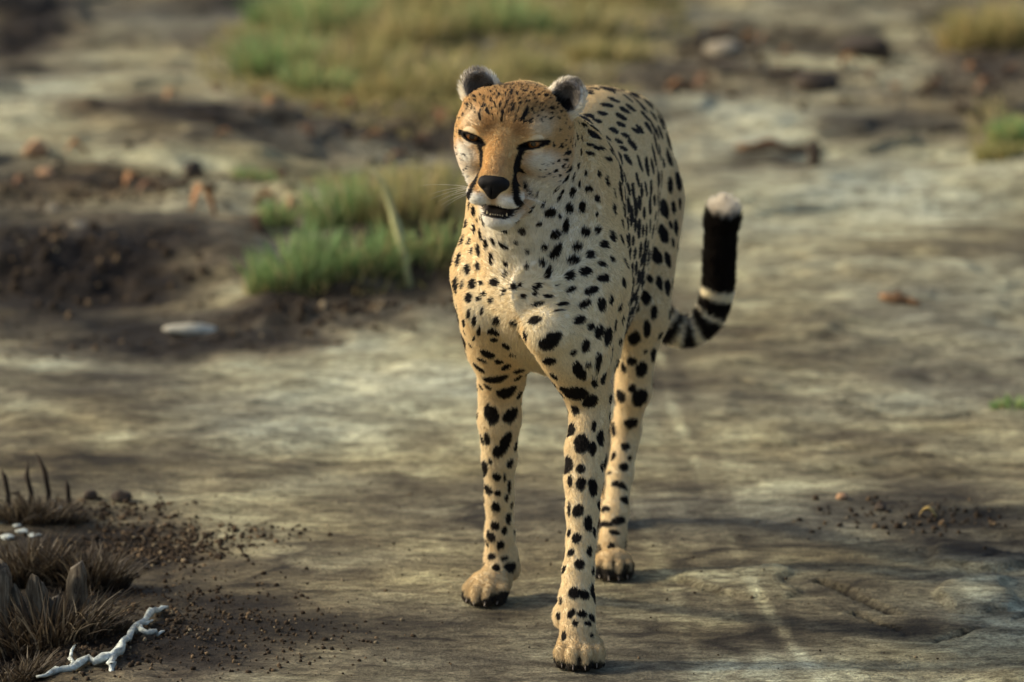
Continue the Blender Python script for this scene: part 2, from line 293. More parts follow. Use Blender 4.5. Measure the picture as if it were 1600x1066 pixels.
def stone(name, px, py, r, mat, label, cat='stone', group=None, seed=0, rot=0.0, sink=.3, sub=3):
    """a lumpy stone, r = half sizes in metres"""
    bm = bmesh.new(); bmesh.ops.create_icosphere(bm, subdivisions=sub, radius=1.0); rg = np.random.default_rng(seed); ph = rg.uniform(0, 9, 3)
    co = np.array([v.co for v in bm.verts]); n = fbm(co[:, 0]*1.3+ph[0], co[:, 1]*1.3+ph[1], co[:, 2]*1.3+ph[2], 3, seed)
    co = co*(.72+.6*n)[:, None]
    for k in range(5):                      # chip some flat facets
        d = rg.normal(size=3); d /= np.linalg.norm(d); t = co@d; lim = rg.uniform(.62, .85); co = co-np.maximum(t-lim, 0)[:, None]*d*.85
    for v, p in zip(bm.verts, co): v.co = p*np.array(r)
    me = bpy.data.meshes.new(name); bm.to_mesh(me); bm.free(); me.materials.append(mat); me.shade_smooth()
    o = bpy.data.objects.new(name, me); COL.objects.link(o); c = gp(px, py)
    o.location = (c[0], c[1], hz_at(c[0], c[1])+r[2]*(1-sink)*.8); o.rotation_euler = (0, 0, rot); return tag(o, label, cat, group)
M_white = plain('white stone', (.42, .40, .31), .8, .2, .2, 40, .4); M_pink = plain('ochre stone', (.36, .22, .12), .85, .2, .25, 40, .4)
M_dark = plain('dark stone', (.055, .042, .03), .85, .2, .3, 40, .4); M_grey = plain('grey stone', (.24, .21, .15), .85, .2, .3, 40, .5)
M_wood = plain('brown wood', (.17, .095, .045), .8, .2, .35, 50, .5)
stone('stone', 300, 513, (.054, .020, .015), M_white, 'flat white elongated stone lying on dark soil', seed=11, rot=.15, sink=.15)
stone('stone', 57, 280, (.030, .028, .022), M_pink, 'rounded ochre stone with a dark underside', seed=12)
stone('stone', 72, 300, (.020, .018, .012), M_pink, 'small ochre stone in front of the rounded ochre one', seed=13)
stone('stone', 302, 300, (.024, .024, .026), M_dark, 'upright dark stone on the pale rock strip', seed=14, sink=.2)
stone('stone', 460, 348, (.018, .018, .020), M_pink, 'orange pebble beside the tall green tuft', seed=15)
stone('stone', 82, 360, (.013, .012, .009), M_grey, 'tiny pale stone on the earth bank', seed=16)
stone('stone', 122, 388, (.020, .015, .008), M_grey, 'pale chip lying at the lip of the earth bank', seed=17)
stone('stone', 1316, 779, (.010, .010, .007), M_pink, 'small orange pebble on pale rock', seed=19)
stone('stone', 1375, 797, (.010, .010, .007), M_dark, 'small dark pebble beside the orange one', seed=20)
stone('stone', 1130, 76, (.05, .06, .025), M_grey, 'low grey rock half buried in brown litter', seed=22, sink=.5)
stone('stone', 1352, 66, (.085, .06, .040), M_dark, 'big dark rock before the pale far slab', seed=23, sink=.4)
stone('stone', 1278, 137, (.060, .05, .035), M_dark, 'dark brown rock lying on the pale ledge', seed=24, sink=.4)
stone('stone', 140, 782, (.013, .012, .010), M_dark, 'dark clod resting on the rock edge', seed=25); stone('stone', 190, 782, (.017, .015, .011), M_dark, 'larger dark clod on the rock edge', seed=26)
def stick(px0, py0, px1, py1, r, mat, label, lift=.6):
    a, b = gp(px0, py0), gp(px1, py1); L = [a+(b-a)*u for u in np.linspace(0, 1, 6)]
    L = [np.array([p[0], p[1]+.01*math.sin(5*i), hz_at(p[0], p[1])+r*lift]) for i, p in enumerate(L)]
    return tube_obj('stick', L, [r*.7, r, r*1.05, r*.95, r*.8, r*.35], mat, label, 'stick', n=8)
stick(1378, 480, 1436, 488, .011, M_wood, 'short brown stick on the bare rock'); stick(1150, 252, 1282, 245, .014, M_wood, 'long dark stick before the pale ledge')
stone('stone', 1271, 268, (.020, .02, .040), M_dark, 'dark knobbly stump at the end of the long stick', seed=27, sink=.3)

# fallen leaves
def leaf(px, py, L, wd, curl, mat, label, group, seed):
    r = random.Random(seed); c = gp(px, py); v, f = [], []; az_ = r.uniform(0, 6.28); n = 7
    for i in range(n):
        u = i/(n-1); ww = wd*math.sin(math.pi*min(.98, u*.94+.04))**.7; z = L*curl*math.sin(u*math.pi*.9)
        for j, s_ in enumerate((-1, 0, 1)):
            x = (u-.5)*L*(1-.25*curl); y = s_*ww*.5; zz = z+abs(s_)*ww*.35
            v.append((x*math.cos(az_)-y*math.sin(az_), x*math.sin(az_)+y*math.cos(az_), zz))
    for i in range(n-1):
        for j in range(2): f.append((i*3+j, i*3+j+1, (i+1)*3+j+1, (i+1)*3+j))
    o = mesh_obj('leaf', v, f, mat, None, True); o.location = (c[0], c[1], hz_at(c[0], c[1])+.003)
    sm = o.modifiers.new('thickness', 'SOLIDIFY'); sm.thickness = .0012
    return tag(o, label, 'leaf', group)
M_leafo = plain('orange leaf', (.27, .135, .055), .7, .2, .3, 80, .3); M_leafb = plain('brown leaf', (.15, .08, .042), .75, .2, .3, 80, .3); M_leafy = plain('yellow leaf', (.50, .36, .12), .7, .2, .2, 80, .3)
leaf(318, 385, .085, .03, .8, M_leafo, 'large curled orange leaf on the dark soil', None, 5)
leaf(1450, 812, .030, .012, .4, M_leafy, 'curled yellow leaf on dark cracked rock', None, 9)
for i, (px, py) in enumerate([(205, 318), (35, 320), (425, 208), (400, 190), (585, 235), (660, 232), (720, 240), (340, 170), (268, 205), (400, 385), (415, 345), (440, 320), (500, 215), (620, 255), (690, 215), (1130, 55), (1170, 60), (1360, 130), (1400, 142), (1460, 155), (1330, 118), (1100, 140), (1060, 145), (1540, 175), (1500, 60), (1580, 130), (1520, 120), (1195, 52), (350, 262), (235, 330), (120, 285), (480, 245), (545, 205), (760, 205), (1230, 70)]):
    leaf(px, py, random.uniform(.04, .075), random.uniform(.02, .034), random.uniform(.25, .6), (M_leafo, M_leafb, M_leafo, M_leafb)[i % 4], ('fallen orange leaf lying in the background litter', 'fallen brown leaf lying in the background litter')[i % 2], ('fallen orange leaves', 'fallen brown leaves')[i % 2], 100+i)

# crumbs of soil and grit: too many to count
def crumbs():
    r = np.random.default_rng(77); ico = bmesh.new(); bmesh.ops.create_icosphere(ico, subdivisions=1, radius=1); bv = np.array([v.co for v in ico.verts]); bf = np.array([[v.index for v in f.verts] for f in ico.faces]); ico.free()
    P_ = []
    for cx, cy, sx, sy, n, s0 in [(230, 850, 110, 22, 900, .0026), (320, 835, 120, 14, 240, .0026), (150, 800, 90, 14, 260, .003), (260, 960, 130, 50, 800, .0024), (90, 1000, 90, 40, 600, .003), (420, 1000, 150, 40, 300, .0022), (100, 430, 180, 40, 200, .006), (250, 320, 200, 30, 160, .006), (300, 530, 260, 20, 120, .004), (560, 500, 140, 8, 120, .005), (1450, 810, 120, 22, 160, .0035), (700, 220, 250, 30, 120, .007), (1200, 100, 200, 60, 120, .007), (1500, 150, 100, 60, 120, .007), (800, 850, 700, 150, 300, .0016)]:
        c = [gp(cx+r.normal(0, sx)*.7, min(cy+r.normal(0, sy)*.7, 1080)) for _ in range(n)]; P_ += [(p[0], p[1], s0*min(r.lognormal(0, .45), 1.9)) for p in c]
    P_ = np.array(P_); Z = height(P_[:, 0], P_[:, 1]); n = len(P_)
    th = r.uniform(0, 6.28, n); st = r.uniform(.6, 1.3, (n, 3)); jit = r.uniform(.75, 1.2, (n, len(bv)))
    B = bv[None]*jit[..., None]*st[:, None]*P_[:, 2][:, None, None]; x = B[..., 0]*np.cos(th)[:, None]-B[..., 1]*np.sin(th)[:, None]; y = B[..., 0]*np.sin(th)[:, None]+B[..., 1]*np.cos(th)[:, None]
    V = np.stack([x+P_[:, 0][:, None], y+P_[:, 1][:, None], B[..., 2]+Z[:, None]+P_[:, 2][:, None]*.3], -1).reshape(-1, 3)
    F = (bf[None]+(np.arange(n)*len(bv))[:, None, None]).reshape(-1, 3); me = fast_mesh('soil_crumbs', V, F)
    sh = r.random(n); C = np.where(sh[:, None] < .80, np.array([.035, .024, .014]), np.where(sh[:, None] < .95, np.array([.13, .09, .05]), np.array([.20, .16, .10])))*r.uniform(.7, 1.3, (n, 1))
    set_col(me, 'rock', np.repeat(C, len(bv), 0)); t = NT('soil crumbs'); me.materials.append(t.set(.9, .15, t.attr('rock').outputs['Color']))
    o = bpy.data.objects.new('soil_crumbs', me); COL.objects.link(o); tag(o, 'dark crumbs of soil and grit strewn over the rock', 'soil', kind='stuff')
crumbs()

# --- dead wood in the left foreground
t = NT('weathered wood'); p = t.pos((1, 1, .12)); n = t.noise(p, 120, 6, .7, .6); t.bump(n, .6, .004)
M_weath = t.set(.85, .2, t.ramp(n, [(.34, (.02, .014, .009)), (.52, (.085, .07, .048)), (.72, (.24, .21, .155))]))
M_bleach = plain('bleached wood', (.46, .50, .45), .75, .25, .5, 85, 1.0); M_burn = plain('burnt stem', (.028, .020, .013), .85, .2, .4, 70, .5)
stump = bpy.data.objects.new('dead_stump', None); COL.objects.link(stump); sp = gp(85, 985); stump.location = (sp[0], sp[1], hz_at(sp[0], sp[1]))
tag(stump, 'broken grey stump with upright split staves above the bleached root', 'stump')
def stave(px0, px1, pyt, pyb, dy, lean, seed):
    r = random.Random(seed); k = 8.45/FPX; x0, x1 = (px0-85)*k, (px1-85)*k; h = (pyb-pyt)*k; v, f = [], []; n, m = 9, 7
    for i in range(n):
        u = i/(n-1)
        for j in range(m):
            a = math.pi*j/(m-1); w_ = (x1-x0)*(.56 if u < .9 else .53*(1-.35*((u-.9)/.1))); xx = (x0+x1)*.5-math.cos(a)*w_+lean*u*h+.002*math.sin(u*9+seed)
            v.append((xx, dy-math.sin(a)*.0045*(1+.5*math.sin(5*a+seed+u*3))+.012*u, u*h*(1+.10*math.sin(2*a+seed*1.7)+.05*math.sin(9*a+seed))-.012))
    b = len(v)
    for i in range(n):
        for j in (0, m-1): p_ = v[i*m+j]; v.append((p_[0], p_[1]+.022, p_[2]))
    for i in range(n-1):
        for j in range(m-1): f.append((i*m+j, i*m+j+1, (i+1)*m+j+1, (i+1)*m+j))
        f.append((b+2*i, i*m, (i+1)*m, b+2*i+2)); f.append((i*m+m-1, b+2*i+1, b+2*i+3, (i+1)*m+m-1)); f.append((b+2*i+1, b+2*i, b+2*i+2, b+2*i+3))
    i = n-1; f.append(tuple(i*m+j for j in range(m))+(b+2*i+1, b+2*i))
    o = mesh_obj('stave', v, f, M_weath, stump, True); return o
for i, a in enumerate([(-34, -8, 876, 985, .01, -.05), (-6, 15, 850, 980, .0, -.02), (20, 46, 890, 986, .012, -.16), (50, 80, 866, 984, .006, -.08), (86, 110, 905, 982, .012, -.22), (118, 146, 852, 978, .006, -.12), (152, 170, 912, 970, .016, -.3)]): stave(*a, seed=i)
V = []
c0 = gp(85, 980)
o = tube('core', [np.array([-.10, .035, -.02]), np.array([-.03, .04, .0]), np.array([.05, .045, -.01]), np.array([.085, .05, -.03])], [.05, .055, .05, .03], None, 14); mesh_obj('stump_core', o[0], o[1], M_burn, stump, True)
for i, (px, h_) in enumerate([(13, 84), (47, 82), (78, 96), (108, 60), (-12, 70), (30, 46)]):
    c = gp(px, 796); k = 9.3/FPX; b0 = np.array([c[0], c[1], hz_at(c[0], c[1])-.008])
    tube_obj('burnt_stem', [b0, b0+np.array([.003*math.sin(i*2), 0, h_*.35*k]), b0+np.array([-.006+.008*math.sin(i*3), .004, h_*.7*k]), b0+np.array([-.012+.012*math.sin(i*2.3), .008, h_*(.85+.2*math.sin(i))*k])], [.0065, .0055, .0032, .0006], M_burn, 'short pointed charred stem standing behind the broken stump', 'burnt stem', 'charred stems', 7)
for i, (px, py, r) in enumerate([(12, 836, (.016, .016, .008)), (30, 830, (.013, .014, .007)), (46, 838, (.010, .012, .005)), (2, 820, (.011, .012, .008)), (24, 822, (.008, .009, .005)), (60, 830, (.008, .009, .004)), (34, 796, (.010, .009, .004)), (98, 800, (.010, .009, .005)), (84, 790, (.007, .007, .003)), (48, 962, (.009, .009, .005)), (58, 975, (.008, .010, .004)), (100, 990, (.010, .010, .004))]):
    stone('ash_flake', px+5*math.sin(i*7), py+4*math.cos(i*5), (r[0]*(.7+.5*(i % 3)/2), r[1]*.8, r[2]*.55), M_bleach, 'whitish flake of ash lying round the broken stump', 'ash flake', 'ash flakes', 70+i, .9*i, .62)
for i, (px, py, w_, h_, n_) in enumerate([(50, 905, 90, 95, 900), (140, 915, 60, 95, 500), (20, 1040, 60, 70, 500), (50, 812, 80, 50, 700), (150, 985, 60, 36, 300), (70, 992, 115, 115, 620)]):
    tussock('dead_tuft', px, py, w_, h_, n_, ('dark dead grass hanging over the tops of the stump staves', 'dark dead grass at the right end of the broken stump', 'blackish dead grass in the hollow below the stump', 'dark dead grass round the ash lumps', 'short dead grass beside the forked root', 'thin dark dead grass in front of the stump staves')[i], 'dead grass', None, M_dead, .22, .0035, .5, 200+i, 1.0)
root = bpy.data.objects.new('bleached_root', None); COL.objects.link(root); rp = gp(170, 1040); root.location = (rp[0], rp[1], hz_at(rp[0], rp[1]))
tag(root, 'bleached white forked root lying below the broken stump', 'root')
def rpts(L):                                # finer, crooked course between the given points
    P_ = [np.array([(x-170)*8.3/FPX, dy, z]) for x, dy, z in L]; o = []
    for i in range((len(P_)-1)*3+1):
        a = min(i//3, len(P_)-2); u = i/3-a; o.append(P_[a]*(1-u)+P_[a+1]*u+np.array([.0022*math.sin(i*2.7+L[0][0]), .012*math.sin(i*1.9+L[0][0]), .0012*math.sin(i*3.3)]))
    return o
for nm, L, R_ in [('main_root', [(60, -.05, .004), (100, -.02, .006), (135, .02, .010), (172, .03, .012), (186, .10, .016), (200, .20, .020), (222, .25, .016)], [.002, .0055, .0062, .0074, .0055, .0045, .0012]),
                  ('side_root', [(198, .19, .018), (212, .16, .022), (232, .17, .014), (246, .2, .01)], [.0045, .005, .004, .001]), ('side_root', [(205, .22, .018), (222, .30, .020), (240, .34, .012)], [.005, .0055, .002]), ('side_root', [(172, .03, .010), (176, -.01, .006), (172, -.05, .002)], [.006, .005, .002]), ('side_root', [(112, -.01, .006), (106, .04, .014), (110, .08, .02)], [.004, .003, .001])]:
    v, f = tube(nm, rpts(L), list(np.interp(np.arange((len(L)-1)*3+1)/3, np.arange(len(L)), R_)), M_bleach, 7); mesh_obj(nm, v, f, M_bleach, root, True)
# ================================================================== cheetah
import openvdb
VOX = 0.0021
class SDF:
    def __init__(s, lo, hi, vox):
        s.lo = np.array(lo, float); s.v = vox
        s.n = np.ceil((np.array(hi)-s.lo)/vox).astype(int)+1
        s.a = np.full(tuple(s.n), 0.05, np.float32)
        s.prims = []
    def _win(s, lo, hi, m):
        i0 = np.maximum(np.floor((np.array(lo)-m-s.lo)/s.v).astype(int), 0)
        i1 = np.minimum(np.ceil((np.array(hi)+m-s.lo)/s.v).astype(int)+1, s.n)
        ax = [(s.lo[k]+s.v*np.arange(i0[k], i1[k])).astype(np.float32) for k in range(3)]
        X, Y, Z = np.meshgrid(*ax, indexing='ij', sparse=True)
        return tuple(slice(i0[k], i1[k]) for k in range(3)), X, Y, Z
    def add(s, fn, lo, hi, k=.02, op='add', grp=None, flow=None):
        sl, X, Y, Z = s._win(lo, hi, k+.012)
        d = fn(X, Y, Z); a = s.a[sl]
        if op == 'add':
            h = np.maximum(k-np.abs(a-d), 0)/k if k > 0 else 0
            s.a[sl] = np.minimum(a, d) - h*h*k*.25
            s.prims.append((fn, grp, flow))
        else:
            d = -d; h = np.maximum(k-np.abs(a-d), 0)/k if k > 0 else 0
            s.a[sl] = np.maximum(a, d) + h*h*k*.25
def cone_fn(a, b, ra, rb):
    a = np.array(a, float); b = np.array(b, float); ab = b-a; L = ab@ab
    def fn(X, Y, Z):
        t = np.clip(((X-a[0])*ab[0]+(Y-a[1])*ab[1]+(Z-a[2])*ab[2])/L, 0, 1)
        return np.sqrt((X-a[0]-t*ab[0])**2+(Y-a[1]-t*ab[1])**2+(Z-a[2]-t*ab[2])**2)-(ra+t*(rb-ra))
    return fn
def ell_fn(c, r, R=None):
    c = np.array(c, float); r = np.array(r, float); R = np.eye(3) if R is None else np.array(R, float)   # rows = local axes
    def fn(X, Y, Z):
        x, y, z = X-c[0], Y-c[1], Z-c[2]
        p = [R[k, 0]*x+R[k, 1]*y+R[k, 2]*z for k in range(3)]
        k0 = np.sqrt(sum((p[k]/r[k])**2 for k in range(3)))
        k1 = np.sqrt(sum((p[k]/r[k]**2)**2 for k in range(3)))+1e-6
        return k0*(k0-1)/k1
    return fn
S = SDF((-.16, -.24, -.012), (.42, 1.32, .945), VOX)
def cone(a, b, ra, rb, k=.02, grp=None, op='add'):
    a = np.array(a, float); b = np.array(b, float); m = max(ra, rb)
    S.add(cone_fn(a, b, ra, rb), np.minimum(a, b)-m, np.maximum(a, b)+m, k, op, grp, (b-a)/np.linalg.norm(b-a))
def ell(c, r, R=None, k=.02, grp=None, flow=(0, 0, -1), op='add'):
    m = max(r); c = np.array(c, float)
    S.add(ell_fn(c, r, R), c-m, c+m, k, op, grp, np.array(flow, float))
def frame(d, upv=(0, 0, 1)):              # rows: side, forward(d), up
    d = np.array(d, float); d /= np.linalg.norm(d); s_ = np.cross(d, upv); s_ /= np.linalg.norm(s_)
    return np.array([s_, d, np.cross(s_, d)])

# --- torso: stations along the body (Y, centre x, top z, bottom z, half width)
ST = np.array([(.0, .030, .60, .53, .03), (.04, .034, .65, .495, .066), (.09, .040, .71, .468, .086), (.16, .047, .760, .440, .100), (.28, .062, .790, .400, .110),
               (.42, .086, .793, .362, .115), (.55, .110, .790, .395, .113), (.68, .133, .776, .45, .103), (.80, .151, .750, .49, .092),
               (.92, .164, .705, .52, .078), (1.0, .172, .66, .545, .055), (1.04, .178, .63, .575, .02)])
def cub(x, c):                             # smooth interpolation of the stations
    xs, ys = ST[:, 0], ST[:, c]
    m = np.gradient(ys, xs); i = np.clip(np.searchsorted(xs, x)-1, 0, len(xs)-2)
    h = xs[i+1]-xs[i]; t = np.clip((x-xs[i])/h, 0, 1)
    return (2*t**3-3*t**2+1)*ys[i]+(t**3-2*t**2+t)*h*m[i]+(-2*t**3+3*t**2)*ys[i+1]+(t**3-t**2)*h*m[i+1]
def torso(X, Y, Z):
    yc = np.clip(Y, ST[0, 0], ST[-1, 0])
    cx, zt, zb, hw = [cub(yc, c).astype(np.float32) for c in (1, 2, 3, 4)]
    cz = zt*.52+zb*.48; hh = np.where(Z > cz, zt-cz, cz-zb)
    u = (X-cx)/hw; v = (Z-cz)/hh
    r = (np.abs(u)**2.25+np.abs(v)**2.25)**(1/2.25)
    d = (r-1)*np.minimum(hw, hh)*np.float32(1.0)
    return np.maximum(d, np.maximum(ST[0, 0]-Y, Y-ST[-1, 0])) if True else d
S.add(torso, (-.12, -.06, .33), (.32, 1.06, .82), .03, 'add', 'torso', np.array([.19, .98, 0]))

# --- hips and tail base
ell((.192, .855, .590), (.052, .125, .130), frame((.2, 1, -.35)), .05, 'haunch', (.1, .35, -.95))
ell((.102, .89, .575), (.050, .125, .14), frame((.2, 1, -.35)), .05, 'haunch', (.0, .35, -.95))
ell((.152, .89, .635), (.078, .12, .078), frame((.2, 1, -.45)), .05, 'torso', (.1, .9, -.4))
def chain(pts, k, grp):                    # a limb through (point, radius) stations
    for (p, r), (q, r2) in zip(pts[:-1], pts[1:]): cone(p, q, r, r2, k, grp)
# --- hind leg, animal's left (steps forward)
kneeL, hockL, toeL = at(1000, 512, .63), at(979, 676, .71), at(957, 862, .60)
cone((.196, .84, .56), kneeL+np.array([0, .03, .02]), .082, .046, .04, 'hindleg')
cone(kneeL+np.array([-.006, .015, .01]), at(990, 610, .675), .040, .0235, .03, 'hindleg')
cone(at(990, 610, .675), hockL+np.array([0, -.008, .01]), .0235, .018, .02, 'hindleg')
cone(kneeL+np.array([.0, .07, -.03]), hockL+np.array([0, .014, .012]), .030, .012, .03, 'hindleg')
chain([(hockL, .0205), (at(969, 740, .68), .0175), (at(961, 800, .645), .0185), (at(957, 850, .61), .021)], .012, 'hindleg')
cone(hockL+np.array([0, .016, .012]), hockL+np.array([0, .01, -.03]), .012, .011, .02, 'hindleg')
# --- hind leg, animal's right (trails behind, mostly hidden)
kneeR, hockR, toeR = at(905, 530, .82), at(934, 668, 1.02), at(945, 790, .98)
cone((.100, .88, .55), kneeR, .08, .042, .04, 'hindleg')
cone(kneeR, hockR, .036, .018, .03, 'hindleg')
cone(hockR, toeR+np.array([0, .01, .03]), .018, .018, .015, 'hindleg')

# --- shoulders and fore legs
shR, elR = at(764, 478, .10), at(782, 600, .32)
shL, elL = at(862, 512, .012), at(920, 618, .13)
# shoulder blades
ell((-.020, .20, .63), (.036, .075, .150), frame((.1, 1, .42)), .05, 'shoulder', (.05, .25, -.95))
ell((.118, .18, .63), (.040, .075, .150), frame((.1, 1, .42)), .05, 'shoulder', (.1, .35, -.93))
# upper arms
cone(at(760, 430, .14), at(778, 530, .25), .050, .046, .05, 'shoulder')
cone(shR, elR+np.array([.002, -.01, .01]), .044, .034, .022, 'foreleg')
cone(at(925, 440, .11), at(920, 545, .13), .056, .046, .05, 'shoulder')
cone(shL, elL+np.array([-.004, -.012, .012]), .044, .034, .022, 'foreleg')
cone(at(905, 470, .05), at(912, 540, .05), .045, .040, .035, 'shoulder')
# forearms
chain([(elR, .0335), (at(780, 655, .345), .0305), (at(780, 717, .375), .0245), (at(780, 778, .405), .0198), (at(781, 832, .43), .0205), (at(783, 868, .448), .0228), (at(776, 905, .425), .0235)], .010, 'foreleg')
chain([(elL, .0345), (at(921, 655, .12), .0275), (at(914, 702, .105), .0275), (at(912, 750, .09), .0268), (at(910, 797, .075), .0225), (at(908, 845, .06), .0195), (at(904, 892, .045), .0215), (at(901, 935, .03), .0240), (at(903, 985, .01), .0255)], .008, 'foreleg')
ell(at(799, 888, .455), (.013, .014, .018), None, .010, 'foreleg')       # carpal pads with the dew claws
ell(at(877, 962, .03), (.012, .014, .018), None, .010, 'foreleg')
# --- paws
PAWS = []
def paw(c, yaw, sc_=1.0):
    c = np.array([c[0], c[1], 0]); f = np.array([math.sin(yaw), -math.cos(yaw), 0]); s_ = np.array([math.cos(yaw), math.sin(yaw), 0])
    R = np.array([s_, f, [0, 0, 1]])
    P_ = lambda x, y, z: c+s_*x*sc_+f*y*sc_+np.array([0, 0, z*sc_])
    ell(P_(0, -.004, .030), (.033*sc_, .036*sc_, .026*sc_), R, .012, 'paw', f)
    ell(P_(0, -.008, .012), (.030*sc_, .034*sc_, .012*sc_), R, .006, 'paw', f)
    tips = []
    for x, y in ((-.027, .020), (-.0095, .034), (.0095, .034), (.027, .020)):
        cone(P_(x*.82, y-.024, .034), P_(x, y, .026), .0125*sc_, .0125*sc_, .005, 'paw')
        cone(P_(x, y, .026), P_(x*1.03, y+.009, .012), .0128*sc_, .0112*sc_, .004, 'paw')
        tips.append((P_(x*1.03, y+.018, .016), f))
    PAWS.append((c, f, s_, tips))
paw(at(906, 1026, 0)*[1, 1, 0], -.03, .94)
paw(at(764, 924, .40)*[1, 1, 0], -.30, .90)
paw(at(958, 882, .57)*[1, 1, 0], .0, .80)
paw(np.array([toeR[0], toeR[1]-.03, 0]), .0, .78)

# --- tail
TP = [np.array([.165, 1.0, .62]), np.array([.185, 1.09, .54]), at(1010, 455, 1.13), at(1038, 505, 1.14), at(1074, 518, 1.15), at(1106, 497, 1.15), at(1121, 455, 1.15), at(1124, 400, 1.15), at(1129, 338, 1.15)]
TR = [.034, .028, .0225, .022, .021, .0205, .0215, .0225, .0205]
def tailpt(t):
    i = min(int(t), len(TP)-2); u = t-i
    p0, p1, p2, p3 = TP[max(i-1, 0)], TP[i], TP[i+1], TP[min(i+2, len(TP)-1)]
    return .5*((2*p1)+(-p0+p2)*u+(2*p0-5*p1+4*p2-p3)*u*u+(-p0+3*p1-3*p2+p3)*u**3), TR[i]*(1-u)+TR[i+1]*u
tt = [tailpt(t) for t in np.linspace(0, len(TP)-1.001, 25)]
for (p, r), (q, r2) in zip(tt[:-1], tt[1:]): cone(p, q, r, r2, .008, 'tail')

# --- head frame: the face turns to its right and tilts a little
HYAW, HROLL, HPIT = math.radians(10), math.radians(5), math.radians(-3)
hf = np.array([-math.sin(HYAW), -math.cos(HYAW), 0]); hr = np.array([math.cos(HYAW), -math.sin(HYAW), 0]); hu = np.array([0, 0, 1.])
hf, hu = hf*math.cos(HPIT)+hu*math.sin(HPIT), hu*math.cos(HPIT)-hf*math.sin(HPIT)
hr, hu = hr*math.cos(HROLL)-hu*math.sin(HROLL), hu*math.cos(HROLL)+hr*math.sin(HROLL)
HR = np.array([hr, hf, hu]); HO = at(794, 208, -.06)
def H(x, y, z): return HO+hr*x+hf*y+hu*z
def hl(c, r, k=.015, rot=None, grp='head', op='add', flow=None):
    R = HR if rot is None else np.array(rot)@HR
    fl = (hr*c[0]*6+hu*.2-hf*.6) if flow is None else H(*flow)-HO
    ell(H(*c), r, R, k, grp, fl, op)
def hc(a, b, ra, rb, k=.015, grp='head', op='add'): cone(H(*a), H(*b), ra, rb, k, grp, op)
# neck
nk0, nk1 = np.array([.055, .18, .605]), H(.008, -.085, -.035)
cone(nk0, nk1, .100, .066, .04, 'neck')
cone(np.array([.040, .10, .575]), H(.008, -.035, -.075), .070, .050, .04, 'neck')
cone(np.array([.07, .26, .69]), H(.010, -.10, -.01), .082, .060, .05, 'neck')
# skull
hl((0, -.050, .004), (.066, .084, .052), .02, flow=(0, -1, .3))
hl((0, -.012, .014), (.044, .046, .036), .025, flow=(0, -1, .5))
for s in (-1, 1):
    hl((s*.048, -.045, .004), (.028, .045, .046), .03, flow=(s*.8, -1, .2))        # temples
    hl((s*.044, -.020, -.022), (.030, .046, .036), .03, flow=(s*.8, -1, -.1))      # cheek bones
    hl((s*.046, -.060, -.048), (.028, .042, .042), .03, flow=(s*.6, -.8, -.5))     # ruff
    hl((s*.031, .024, .017), (.022, .020, .012), .016, flow=(s*.5, -.6, .8))       # brows
    hl((s*.036, .022, -.024), (.022, .022, .018), .018, flow=(s, -.5, -.3))        # under the eye
    hl((s*.0205, .074, -.0765), (.0205, .029, .0165), .020, flow=(s*.9, -.7, -.35)) # whisker pads
hc((0, .018, .000), (0, .076, -.050), .031, .0215, .028, 'head')                   # bridge of the nose
hl((0, .078, -.057), (.020, .027, .017), .014, flow=(0, -1, .4))
hc((.004, .044, -.112), (0, -.02, -.085), .021, .042, .02, 'head')                     # lower jaw
hl((.004, .060, -.114), (.0205, .022, .0135), .012, flow=(0, -.4, -.9))               # chin
# mouth: a gap, open at the front
hl((.004, .076, -.0985), (.0255, .036, .0085), .004, op='sub')
for s in (-1, 1): hc((s*.019, .083, -.098), (s*.040, .034, -.089), .0055, .0035, .003, op='sub')
# eye sockets: lids round the eyeball
EYES = [(-.0455, .0285, 0.), (.0455, .0285, 0.)]; ER = .0165
for s, e in zip((-1, 1), EYES):
    hl(e, (.0200, .0186, .0165), .020, flow=(s, -.4, .2))
    def almond(X, Y, Z, s=s, e=e):
        d = [X-HO[0], Y-HO[1], Z-HO[2]]
        x = (hr[0]*d[0]+hr[1]*d[1]+hr[2]*d[2]-e[0])*s; y = hf[0]*d[0]+hf[1]*d[1]+hf[2]*d[2]-e[1]; z = hu[0]*d[0]+hu[1]*d[1]+hu[2]*d[2]-e[2]
        z = z-.20*x+.0025
        top = .0040*(1-(np.abs(x+.003)/.0195)**2); bot = .0052*(1-(np.abs(x+.003)/.0195)**2)
        return np.maximum(np.maximum(z-top, -z-bot), -y).astype(np.float32)
    c = H(*e); S.add(almond, c-.035, c+.035, .0015, 'sub')
# ears
EARS = []
for s in (-1, 1):
    c = (s*.066+.007, -.066, .047); tilt = s*math.radians(30)
    rot = np.array([[math.cos(tilt), 0, -math.sin(tilt)], [0, 1, 0], [math.sin(tilt), 0, math.cos(tilt)]])
    tw = s*math.radians(20); rot2 = np.array([[math.cos(tw), math.sin(tw), 0], [-math.sin(tw), math.cos(tw), 0], [0, 0, 1]])@rot
    hl(c, (.0265, .015, .028), .012, rot2, 'ear', flow=(s*.3, -.1, .9))
    up_ = (rot2@HR)[2]; fr_ = (rot2@HR)[1]; EARS.append((H(*c), rot2@HR))
    cc = H(*c)+fr_*.013+up_*.003
    ell(cc, (.0205, .016, .0220), rot2@HR, .004, op='sub')

# --- surface
arr = np.clip(S.a, -.008, .008); S.a = None
g = openvdb.FloatGrid(.008); g.copyFromArray(np.ascontiguousarray(arr)); g.transform = openvdb.createLinearTransform(1.0)
pts, tris, quads = g.convertToPolygons(0.0, 0.0) if False else (*g.convertToQuads(0.0), None)[:3] if False else (lambda r: (r[0], None, r[1]))(g.convertToQuads(0.0))
del arr, g
BV = np.asarray(pts, np.float64)*VOX+S.lo
BQ = np.asarray(quads)
